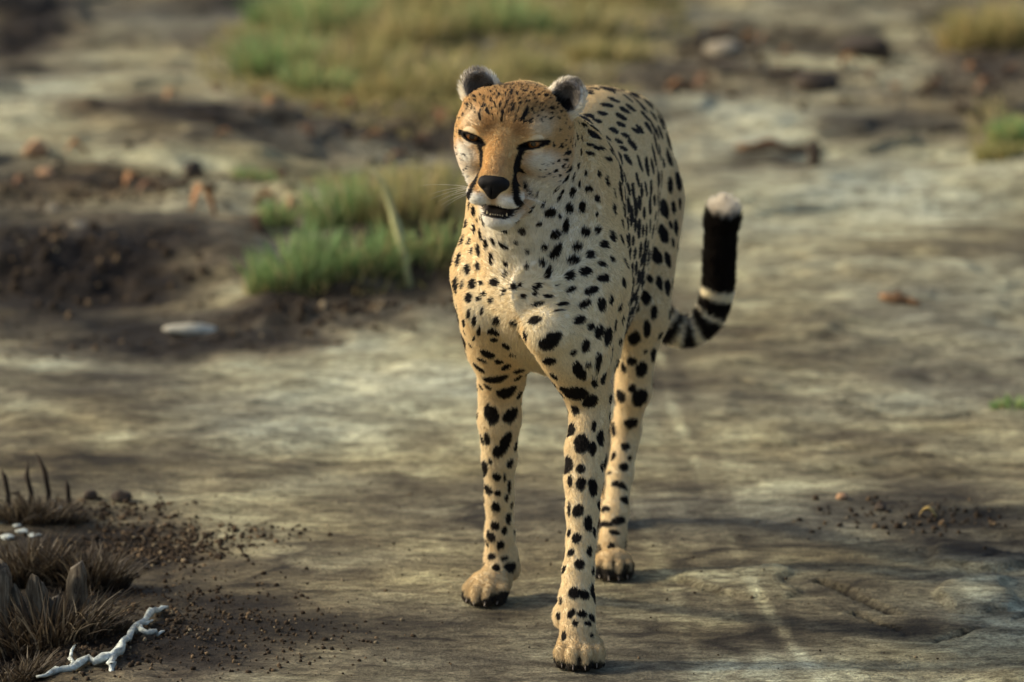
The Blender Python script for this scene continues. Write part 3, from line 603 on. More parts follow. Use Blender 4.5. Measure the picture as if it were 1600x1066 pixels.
# keep the largest connected skin (drop inner bubbles) and put the soles on the ground
BV[:, 2] = np.maximum(BV[:, 2], .0)
# relax the voxel steps
E1 = np.concatenate([BQ[:, [0, 1]], BQ[:, [1, 2]], BQ[:, [2, 3]], BQ[:, [3, 0]]]); E1 = np.concatenate([E1, E1[:, ::-1]])
deg = np.bincount(E1[:, 0], minlength=len(BV)).astype(float)
def relax(A, lam, it):
    for _ in range(it):
        acc = np.stack([np.bincount(E1[:, 0], A[E1[:, 1], k], len(A)) for k in range(A.shape[1])], 1)/deg[:, None]
        A = A+lam*(acc-A)
    return A
BV = relax(relax(BV, .5, 2), -.3, 1)
fn_ = np.cross(BV[BQ[:, 2]]-BV[BQ[:, 0]], BV[BQ[:, 3]]-BV[BQ[:, 1]])
if np.sum(fn_*(BV[BQ].mean(1)-BV[BQ].mean((0, 1)))) < 0: BQ = BQ[:, ::-1]; fn_ = -fn_
BN = np.zeros_like(BV)
for k in range(4):
    for c in range(3): BN[:, c] += np.bincount(BQ[:, k], fn_[:, c], len(BV))
BN /= np.linalg.norm(BN, axis=1)[:, None]+1e-12
# regions and lie of the coat
GR = ['torso', 'haunch', 'shoulder', 'neck', 'head', 'ear', 'foreleg', 'hindleg', 'paw', 'tail']
GD = {g_: np.full(len(BV), .3, np.float32) for g_ in GR}
FLOW = np.zeros_like(BV); XA, YA, ZA = [BV[:, k].astype(np.float32) for k in range(3)]
for f_, g_, fl in S.prims:
    d = f_(XA, YA, ZA); GD[g_] = np.minimum(GD[g_], d); FLOW += np.exp(-np.clip(d, -.005, .2)/.010)[:, None]*np.asarray(fl)[None]
FLOW = relax(FLOW/(np.linalg.norm(FLOW, axis=1)[:, None]+1e-9), .6, 12)
FLOW -= BN*np.sum(FLOW*BN, 1)[:, None]; FLOW /= np.linalg.norm(FLOW, axis=1)[:, None]+1e-9
def reg(*names, soft=.012):                # 1 where these parts are the nearest
    a = np.min([GD[n] for n in names], 0); b = np.min([GD[n] for n in GR if n not in names], 0)
    return sstep(-soft, soft, b-a)
R_head, R_ear, R_tail, R_paw = reg('head'), reg('ear', soft=.004), reg('tail'), reg('paw')
R_fore, R_hind, R_neck = reg('foreleg', 'paw'), reg('hindleg', 'paw'), reg('neck')
LH = (BV-HO)@HR.T                          # head coordinates: x side, y forward, z up
# --- coat colours
TAWNY = np.array([.71, .54, .27]); GOLD = np.array([.78, .62, .36]); CREAM = np.array([.84, .77, .58]); WHITE = np.array([.90, .88, .80]); BLACK = np.array([.012, .009, .007]); DARK = np.array([.05, .035, .025])
n1 = fbm(BV[:, 0]*14, BV[:, 1]*14, BV[:, 2]*14, 3, 3); n2 = fbm(BV[:, 0]*70, BV[:, 1]*70, BV[:, 2]*70, 3, 9)
def lay(C, m, col): return C*(1-m[:, None])+np.asarray(col)[None]*m[:, None]
C = np.tile(GOLD, (len(BV), 1))
C = lay(C, .6*n1, (.80, .70, .46))
back = sstep(.60, .76, BV[:, 2])*sstep(-.2, .7, BN[:, 2]); C = lay(C, back*.7*(1-R_head), TAWNY)
under = np.clip(sstep(.1, -.7, BN[:, 2])*sstep(.62, .40, BV[:, 2])*(1-R_fore)*(1-R_hind), 0, 1); C = lay(C, under*.9, CREAM*1.05)
front = sstep(.35, .9, -BN[:, 1])*sstep(.78, .60, BV[:, 2])*sstep(.30, .46, BV[:, 2])*sstep(.22, .08, BV[:, 1]); C = lay(C, front*.8, CREAM)
inner = sstep(.45, .25, BV[:, 2]); C = lay(C, inner*.30, CREAM)
toes = sstep(.09, .02, BV[:, 2]); C = lay(C, toes*.75, (.52, .39, .20))
# head
hx, hy, hz = LH[:, 0], LH[:, 1], LH[:, 2]; ax_ = np.abs(hx)
hm = R_head
Ch = np.tile(np.array([.68, .46, .20]), (len(BV), 1))
Ch = lay(Ch, sstep(.01, .05, hz), (.60, .38, .15))
Ch = lay(Ch, .9*sstep(-.058, -.080, hz)*sstep(.02, .05, ax_), WHITE)
def blob(cx, cy, cz, rx, ry, rz, soft=.35):
    d = np.sqrt(((ax_-cx)/rx)**2+((hy-cy)/ry)**2+((hz-cz)/rz)**2); return sstep(1+soft, 1-soft, d+(n2-.5)*.3)
Ch = lay(Ch, .85*blob(.054, .03, -.028, .019, .05, .018, .55), WHITE)         # under the eye
Ch = lay(Ch, .55*blob(.054, .03, .022, .016, .05, .014, .7), CREAM)          # over the eye
Ch = lay(Ch, .7*blob(.062, .0, -.052, .03, .06, .026, .6), WHITE)
Ch = lay(Ch, .95*blob(.026, .08, -.081, .026, .05, .013), WHITE)          # muzzle
Ch = lay(Ch, .95*blob(0, .05, -.122, .045, .06, .018), WHITE)            # chin
Ch = lay(Ch, .75*blob(.021, .03, .018, .013, .05, .014, .6), (.36, .20, .075))
Ch = lay(Ch, .55*blob(0, .02, .035, .006, .06, .03, .7), (.30, .17, .07))
Ch = lay(Ch, .45*sstep(.48, .62, fbm(BV[:, 0]*120, BV[:, 1]*120, BV[:, 2]*60, 3, 21))*sstep(.018, .04, hz), (.16, .09, .04))
Ch = lay(Ch, .55*blob(0, .10, -.030, .012, .05, .025), (.45, .30, .15))
# throat and ruff whitish
thr = sstep(.16, .06, np.linalg.norm((BV-H(.045, -.03, -.125))*np.array([.8, 1, 1.15]), axis=1)); C = lay(C, thr*.75*(1-hm), WHITE)
C = lay(C, hm, 0*BLACK) if False else C*(1-hm[:, None])+Ch*hm[:, None]
dark = np.zeros(len(BV))
# tear lines, eye liner, lips (head coordinates)
def pline(P_, wd, soft=.0012, col=None):
    P_ = np.array(P_); d = np.full(len(BV), 9.); ww = np.interp(np.arange(len(BV)), [0, 1], [1, 1])
    best = np.full(len(BV), 9.)
    for k in range(len(P_)-1):
        a, b = P_[k], P_[k+1]; ab = b-a; t = np.clip(((ax_-a[0])*ab[0]+(hz-a[1])*ab[1])/(ab@ab), 0, 1)
        dd = np.hypot(ax_-a[0]-t*ab[0], hz-a[1]-t*ab[1])-(wd[k]*(1-t)+wd[k+1]*t)
        best = np.minimum(best, dd)
    return sstep(soft, -soft, best+(n2-.5)*.002)*(hy > 0.0)
dark = np.maximum(dark, hm*pline([(.034, -.005), (.0275, -.017), (.0255, -.034), (.0275, -.055), (.034, -.075), (.042, -.092)], [.0050, .0040, .0036, .0036, .0042, .0048]))
for s, e in zip((-1, 1), EYES):
    x = (hx-e[0])*s; z = hz-e[2]-.20*x+.0025
    q = np.sqrt(((x+.001)/.0225)**2+(z/.0074)**2); near = np.linalg.norm(LH-np.array(e), axis=1) < .045
    dark = np.maximum(dark, sstep(1.12, .9, q+(n2-.5)*.15)*near*(hy > .02)*hm)
lip = np.sqrt((ax_/.042)**2+((hz+.0985)/.0125)**2+((hy-.07)/.06)**2); dark = np.maximum(dark, hm*sstep(1.08, .9, lip+(n2-.5)*.12))
# ears
for c, R in EARS:
    L = (BV-c)@R.T
    near = sstep(.055, .045, np.linalg.norm(L, axis=1))*R_ear
    C = lay(C, near, np.array([.88, .82, .68]))
    rr = np.sqrt((L[:, 0]/.0265)**2+((L[:, 2]-.003)/.030)**2)
    inn = near*sstep(.92, .78, rr+(n2-.5)*.2)*sstep(-.014, -.004, L[:, 1]); C = lay(C, inn, np.array([.24, .215, .18])); dark = np.maximum(dark, inn*.95*sstep(.004, -.012, L[:, 2]+(n2-.5)*.008))
    bk = near*sstep(-.004, -.010, L[:, 1])*sstep(.85, .6, rr); C = lay(C, bk, BLACK*2)
# tail bands
tpts = np.array([p for p, r in tt]); tseg = np.r_[0, np.cumsum(np.linalg.norm(np.diff(tpts, axis=0), axis=1))]
dist = np.linalg.norm(BV[:, None, :].astype(np.float32)[R_tail > .3]-tpts[None].astype(np.float32), axis=2)
ts = np.zeros(len(BV)); i0 = dist.argmin(1); pp = BV[R_tail > .3]; tn = np.gradient(tpts, axis=0); tn /= np.linalg.norm(tn, axis=1)[:, None]
ts[R_tail > .3] = tseg[i0]+np.sum((pp-tpts[i0])*tn[i0], 1)
TL = tseg[-1]; tf = TL-ts+(n2-.5)*.012+(n1-.5)*.01        # distance from the tip
C = lay(C, R_tail*sstep(.34, .22, tf), CREAM*1.05)
band = sstep(-.002, .004, tf)*sstep(.134, .126, tf)
for c_, w_ in ((.160, .013), (.193, .012), (.226, .010), (.258, .010), (.29, .009)): band = np.maximum(band, sstep(w_+.003, w_-.003, np.abs(tf-c_)))
dark = np.maximum(dark, R_tail*band*(ts > .1))
C = lay(C, R_tail*sstep(.004, .0, tf), (.80, .74, .62))
# soles and toes dark
dark = np.maximum(dark, R_paw*sstep(.026, .014, BV[:, 2]+(n2-.5)*.016+(n1-.5)*.03)*.95)
for c_, f_, s_, tips in PAWS:               # occlusion in the grooves between the toes, painted into the coat
    L_ = np.stack([(BV-c_)@s_, (BV-c_)@f_], 1); near = (np.linalg.norm(BV-c_, axis=1) < .09)*R_paw
    for x_, z_ in ((-.018, .024), (0, .032), (.018, .026)): dark = np.maximum(dark, near*.85*sstep(.0085, .002, np.abs(L_[:, 0]-x_*.92)+(n2-.5)*.006+BV[:, 2]*.10)*sstep(.010, .022, L_[:, 1])*sstep(z_+.006, z_-.006, BV[:, 2]+(n1-.5)*.03))
# --- spots: (place on the coat, half length, half width, angle to the lie of the coat)
kd = kdtree.KDTree(len(BV))
for i, p in enumerate(BV): kd.insert(p, i)
kd.balance()
MAN = []
MAN = [((-0.0411, -0.0685, 0.8572), 0.0049, 0.0061, 0.0, (0.86, -0.0, 0.5)), ((-0.0358, -0.0878, 0.8521), 0.0111, 0.0027, 0.0, (0.19, -0.91, -0.37)), ((-0.0463, -0.0859, 0.8492), 0.0148, 0.0023, 0.0, (-0.0, 0.95, 0.32)),
((0.0167, -0.0956, 0.8494), 0.0185, 0.0033, 0.0, (0.33, 0.83, 0.45)), ((-0.0134, -0.1024, 0.8465), 0.0127, 0.0022, 0.0, (0.15, 0.64, 0.76)), ((-0.0174, -0.0817, 0.8618), 0.0097, 0.0018, 0.0, (0.11, 0.87, 0.49)),
((-0.0069, -0.08, 0.8642), 0.0081, 0.002, 0.0, (0.21, 0.87, 0.45)), ((0.001, -0.0928, 0.8556), 0.0059, 0.0017, 0.0, (0.37, 0.77, 0.53)), ((-0.0253, -0.0778, 0.8612), 0.0093, 0.0017, 0.0, (-0.09, 0.92, 0.39)),
((0.0088, -0.0689, 0.8678), 0.004, 0.0036, 0.0, (0.95, 0.31, -0.05)), ((0.022, -0.0686, 0.8638), 0.0056, 0.0031, 0.0, (0.77, 0.64, 0.04)), ((0.0325, -0.0569, 0.866), 0.0043, 0.0034, 0.0, (0.9, 0.43, -0.06)),
((0.043, -0.0629, 0.859), 0.0046, 0.0032, 0.0, (0.94, 0.26, -0.21)), ((0.0562, -0.0602, 0.8532), 0.0069, 0.0039, 0.0, (0.8, 0.59, -0.09)), ((0.0484, -0.0399, 0.8688), 0.0055, 0.0048, 0.0, (0.9, 0.44, -0.07)),
((-0.0017, -0.0471, 0.8752), 0.0147, 0.0022, 0.0, (0.05, 0.99, 0.15)), ((0.0075, -0.0526, 0.8734), 0.012, 0.0022, 0.0, (0.0, 0.97, 0.22)), ((0.0168, -0.0343, 0.8746), 0.0047, 0.007, 0.0, (0.82, 0.56, -0.08)),
((0.0273, -0.038, 0.8725), 0.0037, 0.0051, 0.0, (0.88, 0.46, -0.07)), ((-0.0306, -0.0602, 0.8665), 0.0068, 0.0022, 0.0, (0.09, 0.9, 0.42)), ((-0.0201, -0.053, 0.8721), 0.0079, 0.0017, 0.0, (-0.0, 0.96, 0.28)),
((-0.0109, -0.0568, 0.8727), 0.0085, 0.0017, 0.0, (-0.0, 0.97, 0.25)), ((0.0587, -0.0876, 0.8043), 0.0092, 0.0039, 0.0, (0.27, 0.76, -0.59)), ((0.0707, -0.0667, 0.797), 0.0081, 0.0025, 0.0, (0.48, 0.86, -0.14)),
((0.0816, -0.0362, 0.7846), 0.0171, 0.0039, 0.0, (0.25, 0.96, -0.15)), ((0.0781, -0.0408, 0.7755), 0.0121, 0.0026, 0.0, (0.31, 0.94, -0.15)), ((0.0731, -0.0455, 0.7663), 0.0064, 0.0039, 0.0, (0.49, 0.86, 0.14)),
((0.0624, -0.0585, 0.7615), 0.0063, 0.0037, 0.0, (0.57, 0.81, -0.13)), ((0.0529, -0.0661, 0.759), 0.0036, 0.0033, 0.0, (0.7, 0.71, -0.12)), ((0.0658, -0.0656, 0.776), 0.0056, 0.0027, 0.0, (0.49, 0.86, -0.14)),
((0.0578, -0.076, 0.7756), 0.0049, 0.0022, 0.0, (0.57, 0.81, -0.13)), ((0.0678, -0.0419, 0.7516), 0.0058, 0.0025, 0.0, (0.44, 0.89, -0.15)), ((0.0828, -0.0032, 0.7519), 0.0139, 0.0034, 0.0, (0.27, 0.95, -0.16)),
((0.0766, -0.0093, 0.7376), 0.0095, 0.0049, 0.0, (0.39, 0.92, 0.07)), ((0.0436, -0.0682, 0.7546), 0.0025, 0.0024, 0.0, (0.87, 0.48, -0.08)), ((0.0365, -0.0716, 0.7551), 0.0018, 0.002, 0.0, (0.93, 0.37, -0.06)),
((0.089, 0.0274, 0.7131), 0.0072, 0.0085, 0.0, (0.17, 0.18, 0.97)), ((0.104, 0.0525, 0.6858), 0.0101, 0.0084, 0.0, (-0.0, 0.07, 1.0)), ((0.085, 0.0221, 0.6875), 0.0073, 0.013, 0.0, (0.17, 0.27, 0.95)),
((0.0567, -0.0228, 0.6901), 0.0123, 0.0066, 0.0, (0.64, 0.76, -0.13)), ((0.0796, 0.0142, 0.6626), 0.0097, 0.0114, 0.0, (0.43, 0.63, 0.65)), ((0.0391, -0.032, 0.6755), 0.005, 0.0038, 0.0, (0.84, 0.54, -0.09)),
((0.1095, 0.0532, 0.6476), 0.0119, 0.0078, 0.0, (0.67, 0.73, -0.13)), ((0.0643, -0.0042, 0.655), 0.0115, 0.007, 0.0, (0.65, 0.75, -0.13)), ((0.1272, 0.0725, 0.6483), 0.0086, 0.0087, 0.0, (0.17, 0.39, 0.91)),
((0.1149, 0.0679, 0.7117), 0.0111, 0.0061, 0.0, (0.62, 0.78, -0.13)), ((0.07, -0.0084, 0.7132), 0.0095, 0.006, 0.0, (0.44, 0.6, 0.67)), ((-0.0566, 0.0984, 0.672), 0.0082, 0.0111, 0.0, (0.0, 0.01, 1.0)),
((-0.0683, 0.1423, 0.648), 0.0061, 0.0187, 0.0, (0.17, 0.11, 0.98)), ((-0.056, 0.0941, 0.6465), 0.0083, 0.0103, 0.0, (0.09, -0.05, 1.0)), ((-0.0407, 0.016, 0.6716), 0.0181, 0.0076, 0.0, (0.07, -0.85, 0.52)),
((-0.0461, 0.0575, 0.6421), 0.0075, 0.0122, 0.0, (0.08, -0.28, 0.96)), ((-0.0748, 0.1369, 0.6225), 0.0119, 0.0102, 0.0, (0.12, 0.82, 0.57)), ((-0.0639, 0.1072, 0.6271), 0.0062, 0.0061, 0.0, (0.08, 0.38, 0.92)),
((-0.037, 0.031, 0.6348), 0.0134, 0.0064, 0.0, (0.16, -0.66, 0.73)), ((-0.0494, 0.0673, 0.6185), 0.0086, 0.0134, 0.0, (0.15, -0.35, 0.92)), ((-0.0599, 0.0924, 0.614), 0.0054, 0.0055, 0.0, (0.17, 0.1, 0.98)),
((-0.0802, 0.1169, 0.5987), 0.0105, 0.008, 0.0, (0.07, 0.59, 0.8)), ((-0.0305, 0.0263, 0.6128), 0.0101, 0.0064, 0.0, (0.21, -0.46, 0.86)), ((-0.0657, 0.0909, 0.587), 0.0081, 0.0067, 0.0, (0.09, 0.15, 0.98)),
((-0.0497, 0.0658, 0.5952), 0.0064, 0.0123, 0.0, (0.0, 0.06, 1.0)), ((-0.0106, -0.0073, 0.6367), 0.0086, 0.0051, 0.0, (0.84, -0.44, -0.32)), ((-0.0097, 0.0057, 0.6084), 0.0054, 0.0033, 0.0, (0.71, -0.47, -0.52)),
((-0.0097, 0.0069, 0.5935), 0.0055, 0.003, 0.0, (0.43, -0.38, 0.82)), ((-0.0267, 0.0257, 0.5796), 0.0116, 0.0062, 0.0, (0.61, -0.78, 0.14)), ((-0.0576, 0.0738, 0.5691), 0.0076, 0.0081, 0.0, (-0.0, 0.41, 0.91)),
((-0.0449, 0.0562, 0.5723), 0.0089, 0.004, 0.0, (0.53, -0.83, 0.15)), ((-0.0845, 0.1149, 0.5578), 0.0149, 0.0101, 0.0, (0.07, -0.55, 0.83)), ((-0.0739, 0.0934, 0.5638), 0.0067, 0.0045, 0.0, (0.17, 0.13, 0.98)),
((-0.0637, 0.0703, 0.5474), 0.0074, 0.0077, 0.0, (0.17, 0.21, 0.96)), ((-0.0491, 0.0584, 0.5496), 0.0052, 0.0034, 0.0, (0.78, -0.61, 0.11)), ((-0.0407, 0.0506, 0.5577), 0.0066, 0.0041, 0.0, (0.61, -0.78, 0.15)),
((-0.0297, 0.0369, 0.5504), 0.0075, 0.0043, 0.0, (0.38, -0.76, 0.53)), ((-0.0119, 0.011, 0.5693), 0.007, 0.0035, 0.0, (0.38, -0.52, 0.76)), ((0.0015, -0.0027, 0.579), 0.0044, 0.0046, 0.0, (0.99, -0.16, 0.03)),
((0.0118, -0.0038, 0.5802), 0.0033, 0.0035, 0.0, (1.0, -0.07, 0.01)), ((0.0156, -0.0017, 0.5642), 0.0061, 0.0034, 0.0, (0.93, -0.08, 0.36)), ((-0.0446, 0.0547, 0.5339), 0.0065, 0.0022, 0.0, (0.24, -0.19, 0.95)),
((-0.064, 0.0679, 0.5242), 0.0077, 0.0039, 0.0, (0.16, -0.31, 0.94)), ((-0.056, 0.0651, 0.5139), 0.0097, 0.0033, 0.0, (0.14, -0.49, 0.86)), ((-0.0724, 0.1021, 0.5044), 0.025, 0.0041, 0.0, (0.08, -0.92, 0.38)),
((-0.0217, 0.0438, 0.5196), 0.0114, 0.006, 0.0, (0.38, -0.76, 0.53)), ((-0.0269, 0.0666, 0.4978), 0.0094, 0.0122, 0.0, (0.74, 0.43, -0.52)), ((-0.0496, 0.0767, 0.4958), 0.0148, 0.0031, 0.0, (0.07, -0.85, 0.53)),
((-0.0082, 0.1091, 0.469), 0.0074, 0.015, 0.0, (1.0, -0.04, 0.01)), ((-0.037, 0.1409, 0.4494), 0.0156, 0.0107, 0.0, (0.5, 0.66, -0.56)), ((-0.045, 0.1705, 0.4336), 0.0087, 0.0083, 0.0, (0.55, 0.51, -0.66)),
((-0.0511, 0.2074, 0.4152), 0.0125, 0.0111, 0.0, (0.27, 0.73, -0.63)), ((-0.057, 0.1126, 0.4783), 0.0134, 0.0023, 0.0, (0.06, -0.88, 0.48)), ((-0.0001, 0.1469, 0.4473), 0.0053, 0.0071, 0.0, (0.89, 0.44, -0.09)),
((0.0478, -0.0106, 0.6367), 0.0053, 0.0069, 0.0, (0.71, 0.11, 0.7)), ((0.0665, 0.0047, 0.6271), 0.0142, 0.0078, 0.0, (0.57, 0.3, 0.77)), ((0.0956, 0.0322, 0.6287), 0.0124, 0.006, 0.0, (0.67, 0.74, -0.01)),
((0.1158, 0.0495, 0.6168), 0.0121, 0.0067, 0.0, (0.66, 0.74, 0.11)), ((0.1367, 0.0756, 0.6285), 0.0113, 0.0075, 0.0, (0.72, 0.68, -0.12)), ((0.044, -0.0081, 0.6135), 0.006, 0.0059, 0.0, (0.73, 0.42, 0.54)),
((0.0897, 0.0223, 0.6112), 0.0128, 0.006, 0.0, (0.76, 0.64, 0.09)), ((0.1339, 0.0569, 0.602), 0.0098, 0.0053, 0.0, (0.79, 0.59, -0.18)), ((0.15, 0.0745, 0.6057), 0.0071, 0.0056, 0.0, (0.16, -0.49, -0.86)),
((0.0527, -0.0058, 0.5975), 0.0091, 0.006, 0.0, (0.42, -0.0, 0.91)), ((0.0839, 0.0132, 0.5924), 0.0109, 0.0067, 0.0, (0.81, 0.51, 0.29)), ((0.1085, 0.0293, 0.5966), 0.0124, 0.0068, 0.0, (0.74, 0.65, 0.15)),
((0.1354, 0.0415, 0.5845), 0.0154, 0.0063, 0.0, (0.64, 0.77, 0.03)), ((0.0358, -0.0043, 0.58), 0.0081, 0.0053, 0.0, (0.85, -0.07, 0.52)), ((0.0351, -0.0031, 0.5687), 0.0047, 0.0034, 0.0, (0.86, -0.06, 0.51)),
((0.0537, -0.0044, 0.5653), 0.009, 0.004, 0.0, (1.0, -0.06, -0.08)), ((0.0874, 0.0074, 0.5722), 0.0094, 0.0044, 0.0, (0.91, 0.32, 0.28)), ((0.1177, 0.0144, 0.57), 0.0134, 0.0057, 0.0, (0.78, 0.57, 0.26)),
((0.0653, 0.0007, 0.5784), 0.0034, 0.0023, 0.0, (0.78, 0.61, -0.11)), ((0.0735, -0.0092, 0.5535), 0.0125, 0.0037, 0.0, (0.84, 0.53, 0.05)), ((0.0377, -0.008, 0.5514), 0.0086, 0.0032, 0.0, (0.95, -0.23, 0.21)),
((0.0671, -0.0186, 0.5446), 0.0119, 0.0026, 0.0, (0.97, 0.23, 0.1)), ((0.1079, 0.0033, 0.5525), 0.014, 0.0067, 0.0, (0.85, 0.42, 0.32)), ((0.1332, 0.0188, 0.5479), 0.01, 0.0094, 0.0, (0.17, 0.23, 0.96)),
((0.0335, -0.0192, 0.5317), 0.0134, 0.0065, 0.0, (0.83, -0.45, 0.31)), ((0.0992, -0.0088, 0.5297), 0.0146, 0.0077, 0.0, (0.73, 0.66, 0.14)), ((0.1164, 0.0042, 0.5174), 0.0069, 0.0054, 0.0, (0.78, 0.61, -0.12)),
((0.1294, 0.0146, 0.5088), 0.0107, 0.0083, 0.0, (0.26, 0.25, 0.93)), ((0.0198, -0.0068, 0.5064), 0.0105, 0.0065, 0.0, (0.11, -0.64, 0.76)), ((0.1432, 0.0325, 0.4995), 0.014, 0.014, 0.0, (0.24, 0.57, 0.78)),
((0.0559, -0.0298, 0.5005), 0.0211, 0.0122, 0.0, (0.81, -0.24, 0.53)), ((0.109, 0.0002, 0.4897), 0.0105, 0.0081, 0.0, (0.08, -0.11, 0.99)), ((0.0897, -0.0076, 0.4805), 0.0074, 0.006, 0.0, (0.86, 0.16, 0.48)),
((0.0545, 0.0003, 0.4665), 0.0164, 0.0101, 0.0, (0.62, -0.71, 0.31)), ((0.0987, 0.0126, 0.4486), 0.0245, 0.0089, 0.0, (0.34, 0.62, -0.71)), ((0.1134, 0.0102, 0.4596), 0.0057, 0.0045, 0.0, (0.89, 0.45, -0.09)),
((0.1286, 0.0183, 0.4622), 0.0138, 0.0063, 0.0, (0.06, -0.39, 0.92)), ((0.1227, 0.0508, 0.4287), 0.0245, 0.0061, 0.0, (-0.01, -0.85, 0.52)), ((0.1362, 0.0824, 0.428), 0.0139, 0.0091, 0.0, (0.07, -0.35, 0.94)),
((0.0922, 0.0618, 0.4057), 0.0209, 0.0187, 0.0, (0.98, 0.02, -0.18)), ((0.1184, 0.0829, 0.3881), 0.0121, 0.0146, 0.0, (0.85, 0.52, -0.11)), ((-0.0265, 0.2209, 0.3933), 0.025, 0.0114, 0.0, (0.7, -0.66, 0.28)),
((-0.0084, 0.2692, 0.3638), 0.0149, 0.0187, 0.0, (0.96, 0.27, 0.12)), ((0.2134, 0.616, 0.4467), 0.0141, 0.0112, 0.0, (0.01, 0.66, 0.75)), ((0.2486, 0.672, 0.4538), 0.0159, 0.0114, 0.0, (0.15, 0.78, 0.61)),
((0.1977, 0.6019, 0.4336), 0.009, 0.0057, 0.0, (0.0, 0.28, 0.96)), ((0.2262, 0.6114, 0.4248), 0.0129, 0.0077, 0.0, (0.09, 0.41, 0.91)), ((0.2144, 0.6047, 0.3956), 0.0163, 0.0065, 0.0, (-0.01, -0.3, 0.95)),
((0.1946, 0.6079, 0.3816), 0.0171, 0.0111, 0.0, (0.12, -0.45, 0.89)), ((0.2266, 0.641, 0.3505), 0.0203, 0.0095, 0.0, (-0.02, -0.63, 0.77)), ((0.19, 0.6279, 0.3414), 0.0099, 0.0107, 0.0, (0.75, 0.07, -0.65)),
((0.1788, 0.6383, 0.3288), 0.0101, 0.0065, 0.0, (0.16, 0.26, -0.95)), ((0.2082, 0.6346, 0.3281), 0.0157, 0.0108, 0.0, (-0.01, -0.39, 0.92)), ((0.2137, 0.6235, 0.3582), 0.0042, 0.0044, 0.0, (0.86, 0.5, -0.1)),
((0.1916, 0.644, 0.2941), 0.0059, 0.0062, 0.0, (0.98, -0.21, 0.04)), ((0.1745, 0.6564, 0.2784), 0.0096, 0.0104, 0.0, (0.17, 0.15, -0.97)), ((0.2063, 0.6492, 0.2771), 0.0139, 0.0116, 0.0, (-0.01, -0.29, 0.96)),
((0.2292, 0.6777, 0.6844), 0.0161, 0.0187, 0.0, (0.02, 0.89, 0.45)), ((0.2248, 0.6133, 0.6754), 0.0144, 0.0187, 0.0, (0.02, 0.82, 0.57)), ((0.2532, 0.8098, 0.6411), 0.0151, 0.0187, 0.0, (0.15, -0.5, -0.85)),
((0.2431, 0.7587, 0.6406), 0.0074, 0.0187, 0.0, (0.01, 0.47, 0.88)), ((0.2387, 0.7151, 0.6184), 0.0151, 0.0187, 0.0, (-0.0, 0.06, 1.0)), ((0.2693, 0.8214, 0.6042), 0.0209, 0.014, 0.0, (0.02, 0.88, 0.47)),
((0.255, 0.7799, 0.6013), 0.0157, 0.009, 0.0, (0.09, 0.67, 0.73)), ((0.2237, 0.5562, 0.6137), 0.0089, 0.0187, 0.0, (-0.0, 0.16, 0.99)), ((0.2423, 0.7332, 0.5709), 0.0143, 0.0187, 0.0, (0.0, 0.35, 0.94)),
((0.2603, 0.7712, 0.5663), 0.0098, 0.0082, 0.0, (0.01, 0.52, 0.85)), ((0.2263, 0.5793, 0.5832), 0.0062, 0.0187, 0.0, (-0.01, -0.15, 0.99)), ((0.2425, 0.7155, 0.5318), 0.015, 0.0177, 0.0, (0.01, 0.5, 0.87)),
((0.2213, 0.5438, 0.5654), 0.0093, 0.0187, 0.0, (-0.01, -0.27, 0.96)), ((0.2554, 0.7462, 0.5421), 0.0065, 0.0076, 0.0, (0.01, 0.53, 0.85)), ((0.2646, 0.7643, 0.5341), 0.0127, 0.0111, 0.0, (0.01, 0.46, 0.89)),
((0.2301, 0.6784, 0.5037), 0.0131, 0.0159, 0.0, (0.01, 0.47, 0.88)), ((0.2501, 0.7037, 0.4932), 0.0123, 0.0107, 0.0, (0.01, 0.6, 0.8)), ((0.2592, 0.7381, 0.5141), 0.0081, 0.0082, 0.0, (0.01, 0.52, 0.86)),
((0.2189, 0.6451, 0.4721), 0.0073, 0.0091, 0.0, (0.01, 0.47, 0.88)), ((0.2356, 0.6569, 0.4626), 0.0137, 0.0087, 0.0, (0.01, 0.64, 0.77)), ((0.1385, 0.4063, 0.7746), 0.025, 0.0059, 0.0, (0.34, 0.93, -0.14)),
((0.1175, 0.3295, 0.7813), 0.025, 0.0061, 0.0, (0.27, 0.95, -0.13)), ((0.1081, 0.1312, 0.7983), 0.025, 0.0041, 0.0, (0.21, 0.97, -0.13)), ((0.1207, 0.1317, 0.786), 0.025, 0.0085, 0.0, (0.32, 0.93, -0.15)),
((0.146, 0.4696, 0.7776), 0.025, 0.0056, 0.0, (0.37, 0.92, -0.14)), ((0.1589, 0.5375, 0.7758), 0.0215, 0.0066, 0.0, (0.4, 0.89, -0.2)), ((0.1291, 0.3372, 0.7731), 0.025, 0.005, 0.0, (0.3, 0.94, -0.15)),
((0.1468, 0.2919, 0.7524), 0.025, 0.0057, 0.0, (0.23, 0.96, -0.18)), ((0.1568, 0.388, 0.7512), 0.025, 0.0059, 0.0, (0.3, 0.93, -0.2)), ((0.1681, 0.4474, 0.7504), 0.025, 0.0058, 0.0, (0.32, 0.93, -0.2)),
((0.1768, 0.534, 0.7592), 0.025, 0.0066, 0.0, (0.33, 0.92, -0.22)), ((0.1874, 0.5893, 0.7545), 0.025, 0.0075, 0.0, (0.31, 0.92, -0.25)), ((0.1697, 0.4836, 0.7575), 0.025, 0.007, 0.0, (0.36, 0.9, -0.23)),
((0.1871, 0.4545, 0.7171), 0.025, 0.0088, 0.0, (0.3, 0.9, -0.31)), ((0.2163, 0.6427, 0.715), 0.025, 0.0086, 0.0, (0.24, 0.93, -0.27)), ((0.2281, 0.7919, 0.7103), 0.0165, 0.0081, 0.0, (0.35, 0.84, -0.41)),
